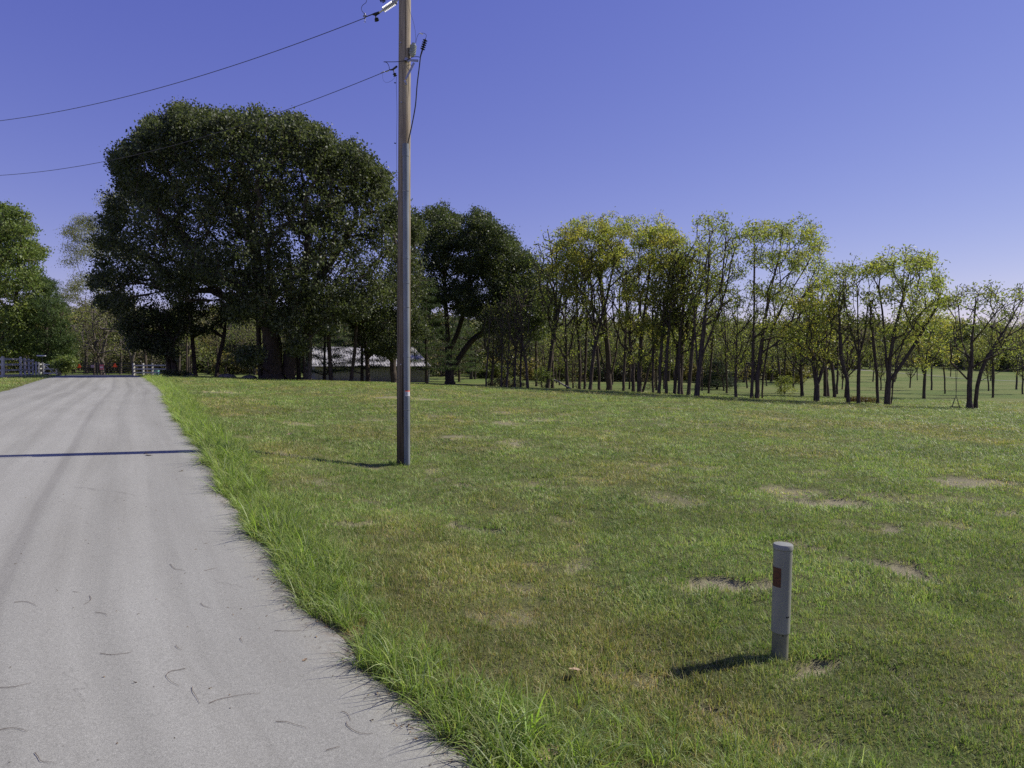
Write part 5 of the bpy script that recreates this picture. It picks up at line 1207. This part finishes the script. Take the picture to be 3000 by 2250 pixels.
mb = MB(); mb.lathe((0, 0, -.03), (0, 0, 1), [(0, .30), (.004, .325), (.035, .325), (.04, .30)], 20); mb.build('seat', MAT['bark'], swing, True)
kn = at(2801, 1158, SWY) - Vector(swing.location); tp = at(2802, 1085, SWY) - Vector(swing.location)
for a in (0.3, 1.87, 3.44, 5.0): mb = MB(); mb.tube([Vector((math.cos(a) * .28, math.sin(a) * .28, .01)), kn], .014, 5); mb.build('rope', MAT['rope'], swing)
for dx in (-.05, .05): mb = MB(); mb.tube([kn, tp + Vector((dx, 0, 0))], .014, 5); mb.build('rope', MAT['rope'], swing)
# twin young stems carrying the swing line are part of the tree's limb at its left
# ------------------------------------------------------------------ fallen twigs and leaves on the road and lawn
def onroad(px, py):
    r = ray(px, py); lo, hi = 1.2, 45.
    for _ in range(40):
        mid = (lo + hi) / 2
        if CAM_Z + r.z * mid > float(zroad(np.array([r.x * mid]), np.array([mid]))[0]) + .004: lo = mid
        else: hi = mid
    return Vector((r.x * lo, lo, float(zroad(np.array([r.x * lo]), np.array([lo]))[0]) + .004))
def Z1(*p): return [(x / 2.765, 1650 + y / 2.765) for x, y in p]
def Z3(*p): return [(700 + x / 2.765, 1650 + y / 2.765) for x, y in p]
tw = [(Z1((115, 320), (210, 315), (260, 330), (298, 352)), 'thin arched twig near the left edge of the road'), (Z1((590, 232), (630, 238)), 'short straight twig on the road below the paving joint'),
 (Z1((770, 402), (850, 412), (870, 432)), 'split twig with a drooping tip in the left half of the road'), (Z1((725, 265), (738, 290), (720, 315), (680, 340)), 'small curled twig like a bracket'),
 (Z1((1380, 10), (1410, 45), (1440, 55), (1500, 60)), 'L-shaped twig highest up the road of the bent ones'), (Z1((1655, 65), (1755, 40)), 'faint straight twig near the grass shadows'),
 (Z1((1628, 325), (1650, 348), (1700, 365)), 'short shallow-bent twig right of the road middle'), (Z1((1425, 670), (1440, 690), (1470, 703)), 'tiny comma-shaped twig at the road middle'),
 (Z1((810, 735), (900, 745), (1030, 732), (1070, 722)), 'long nearly straight twig with a knob at its left end'), (Z1((1500, 860), (1390, 880), (1350, 905), (1355, 930), (1390, 965), (1450, 997)), 'hook-shaped twig with a long tail'),
 (Z1((1560, 1005), (1558, 1035), (1590, 1085), (1618, 1138)), 'forked twig pointing down beside the hook-shaped one'), (Z1((1692, 1140), (1780, 1108), (1900, 1082), (2000, 1066), (2110, 1058)), 'longest twig, rising to the right'),
 (Z1((-40, 1012), (100, 1008), (180, 992), (250, 972)), 'long twig entering from the left edge, upper one'), (Z1((-40, 1360), (80, 1343), (150, 1345), (220, 1368)), 'long arched twig entering from the left edge, lower one'),
 (Z1((282, 1540), (310, 1575), (340, 1612), (440, 1618)), 'thick dark elbow-shaped twig in the bottom left corner'), (Z1((1960, 600), (1948, 618), (1968, 643)), 'tiny crescent twig by the grass'),
 (Z3((875, 1290), (880, 1320), (940, 1365), (1010, 1388), (1085, 1383)), 'wide U-shaped twig near the bottom of the road'), (Z3((300, 1287), (380, 1290), (420, 1300), (550, 1340)), 'straight twig with a forked right end near the bottom'),
 (Z3((705, 1523), (820, 1490)), 'reddish straight twig at the bottom of the road'), (Z3((830, 1205), (880, 1225), (908, 1280)), 'curved twig just above the U-shaped one'),
 (Z3((290, 548), (380, 555), (540, 548)), 'straight twig beneath the shadow of grass blades'), (Z3((1050, 830), (1040, 900), (1085, 938)), 'dark bent twig touching the crumbled road edge')]
for pts, lb in tw:
    P = [onroad(*p) for p in pts]; b0 = P[0].copy(); Q = []
    for i in range(len(P) - 1):
        p0, p1_, p2_, p3 = P[max(i - 1, 0)], P[i], P[i + 1], P[min(i + 2, len(P) - 1)]
        for k in range(4):
            t = k / 4; Q.append(.5 * ((2 * p1_) + (p2_ - p0) * t + (2 * p0 - 5 * p1_ + 4 * p2_ - p3) * t * t + (3 * p1_ - p0 - 3 * p2_ + p3) * t ** 3) - b0 + Vector((0, 0, .0035 + .002 * random.random())))
    Q.append(P[-1] - b0 + Vector((0, 0, .003))); n = len(Q); mb = MB(); mb.tube(Q, [.0015 - .0010 * i / n for i in range(n)], 5)
    o = mb.build('fallen_twig', MAT['twig'], None, False, b0); tag(o, lb, 'twig', 'twigs on the road')
def dead_leaf(px, py, s_, lb, road=False, lift=.03, tilt=(.3, .2)):
    if road: c = onroad(px, py); c.z += .004
    else: h = hit(px, py); c = Vector((h[0], h[1], gz(*h) + lift))
    out = [(0, -.5), (.12, -.38), (.30, -.42), (.26, -.20), (.46, -.08), (.30, .08), (.34, .28), (.14, .30), (0, .52), (-.16, .30), (-.36, .26), (-.30, .06), (-.44, -.10), (-.26, -.20), (-.28, -.40), (-.10, -.38)]
    vs = [(x * s_, y * s_, .10 * s_ * math.sin(x * 5) + .06 * s_ * (y > .2)) for x, y in out] + [(0, 0, -.06 * s_)]; fs = [(i, (i + 1) % 16, 16) for i in range(16)]
    me = bpy.data.meshes.new('fallen_leaf'); me.from_pydata(vs, [], fs); me.materials.append(MAT['dead_leaf']); o = link('fallen_leaf', me, None, c); o.rotation_euler = (tilt[0], tilt[1], rng.uniform(0, 6)); tag(o, lb, 'leaf')
dead_leaf(1683, 1990, .085, 'tan curled oak leaf lying in the lawn left of the marker post', lift=.05, tilt=(.25, .35))
dead_leaf(1605, 2236, .11, 'tan oak leaf at the bottom edge under the tall grass', lift=.05, tilt=(.2, .3))
dead_leaf(848, 1276, .13, 'pale yellow leaf in the lawn left of the utility pole', lift=.06, tilt=(.3, .3))
dead_leaf(438, 1334, .12, 'dry curled leaf on the road just below the pole shadow', True, tilt=(.15, .2)); dead_leaf(424, 1329, .12, 'small dark leaf scrap beside the dry curled leaf', True, tilt=(.3, .1))
dead_leaf(531, 1380, .07, 'small dark leaf on the road near the grass strip', True, tilt=(.2, .1)); dead_leaf(893, 1934, .035, 'tiny dark leaf scrap on the road by the grass blade shadows', True, tilt=(.1, .1))
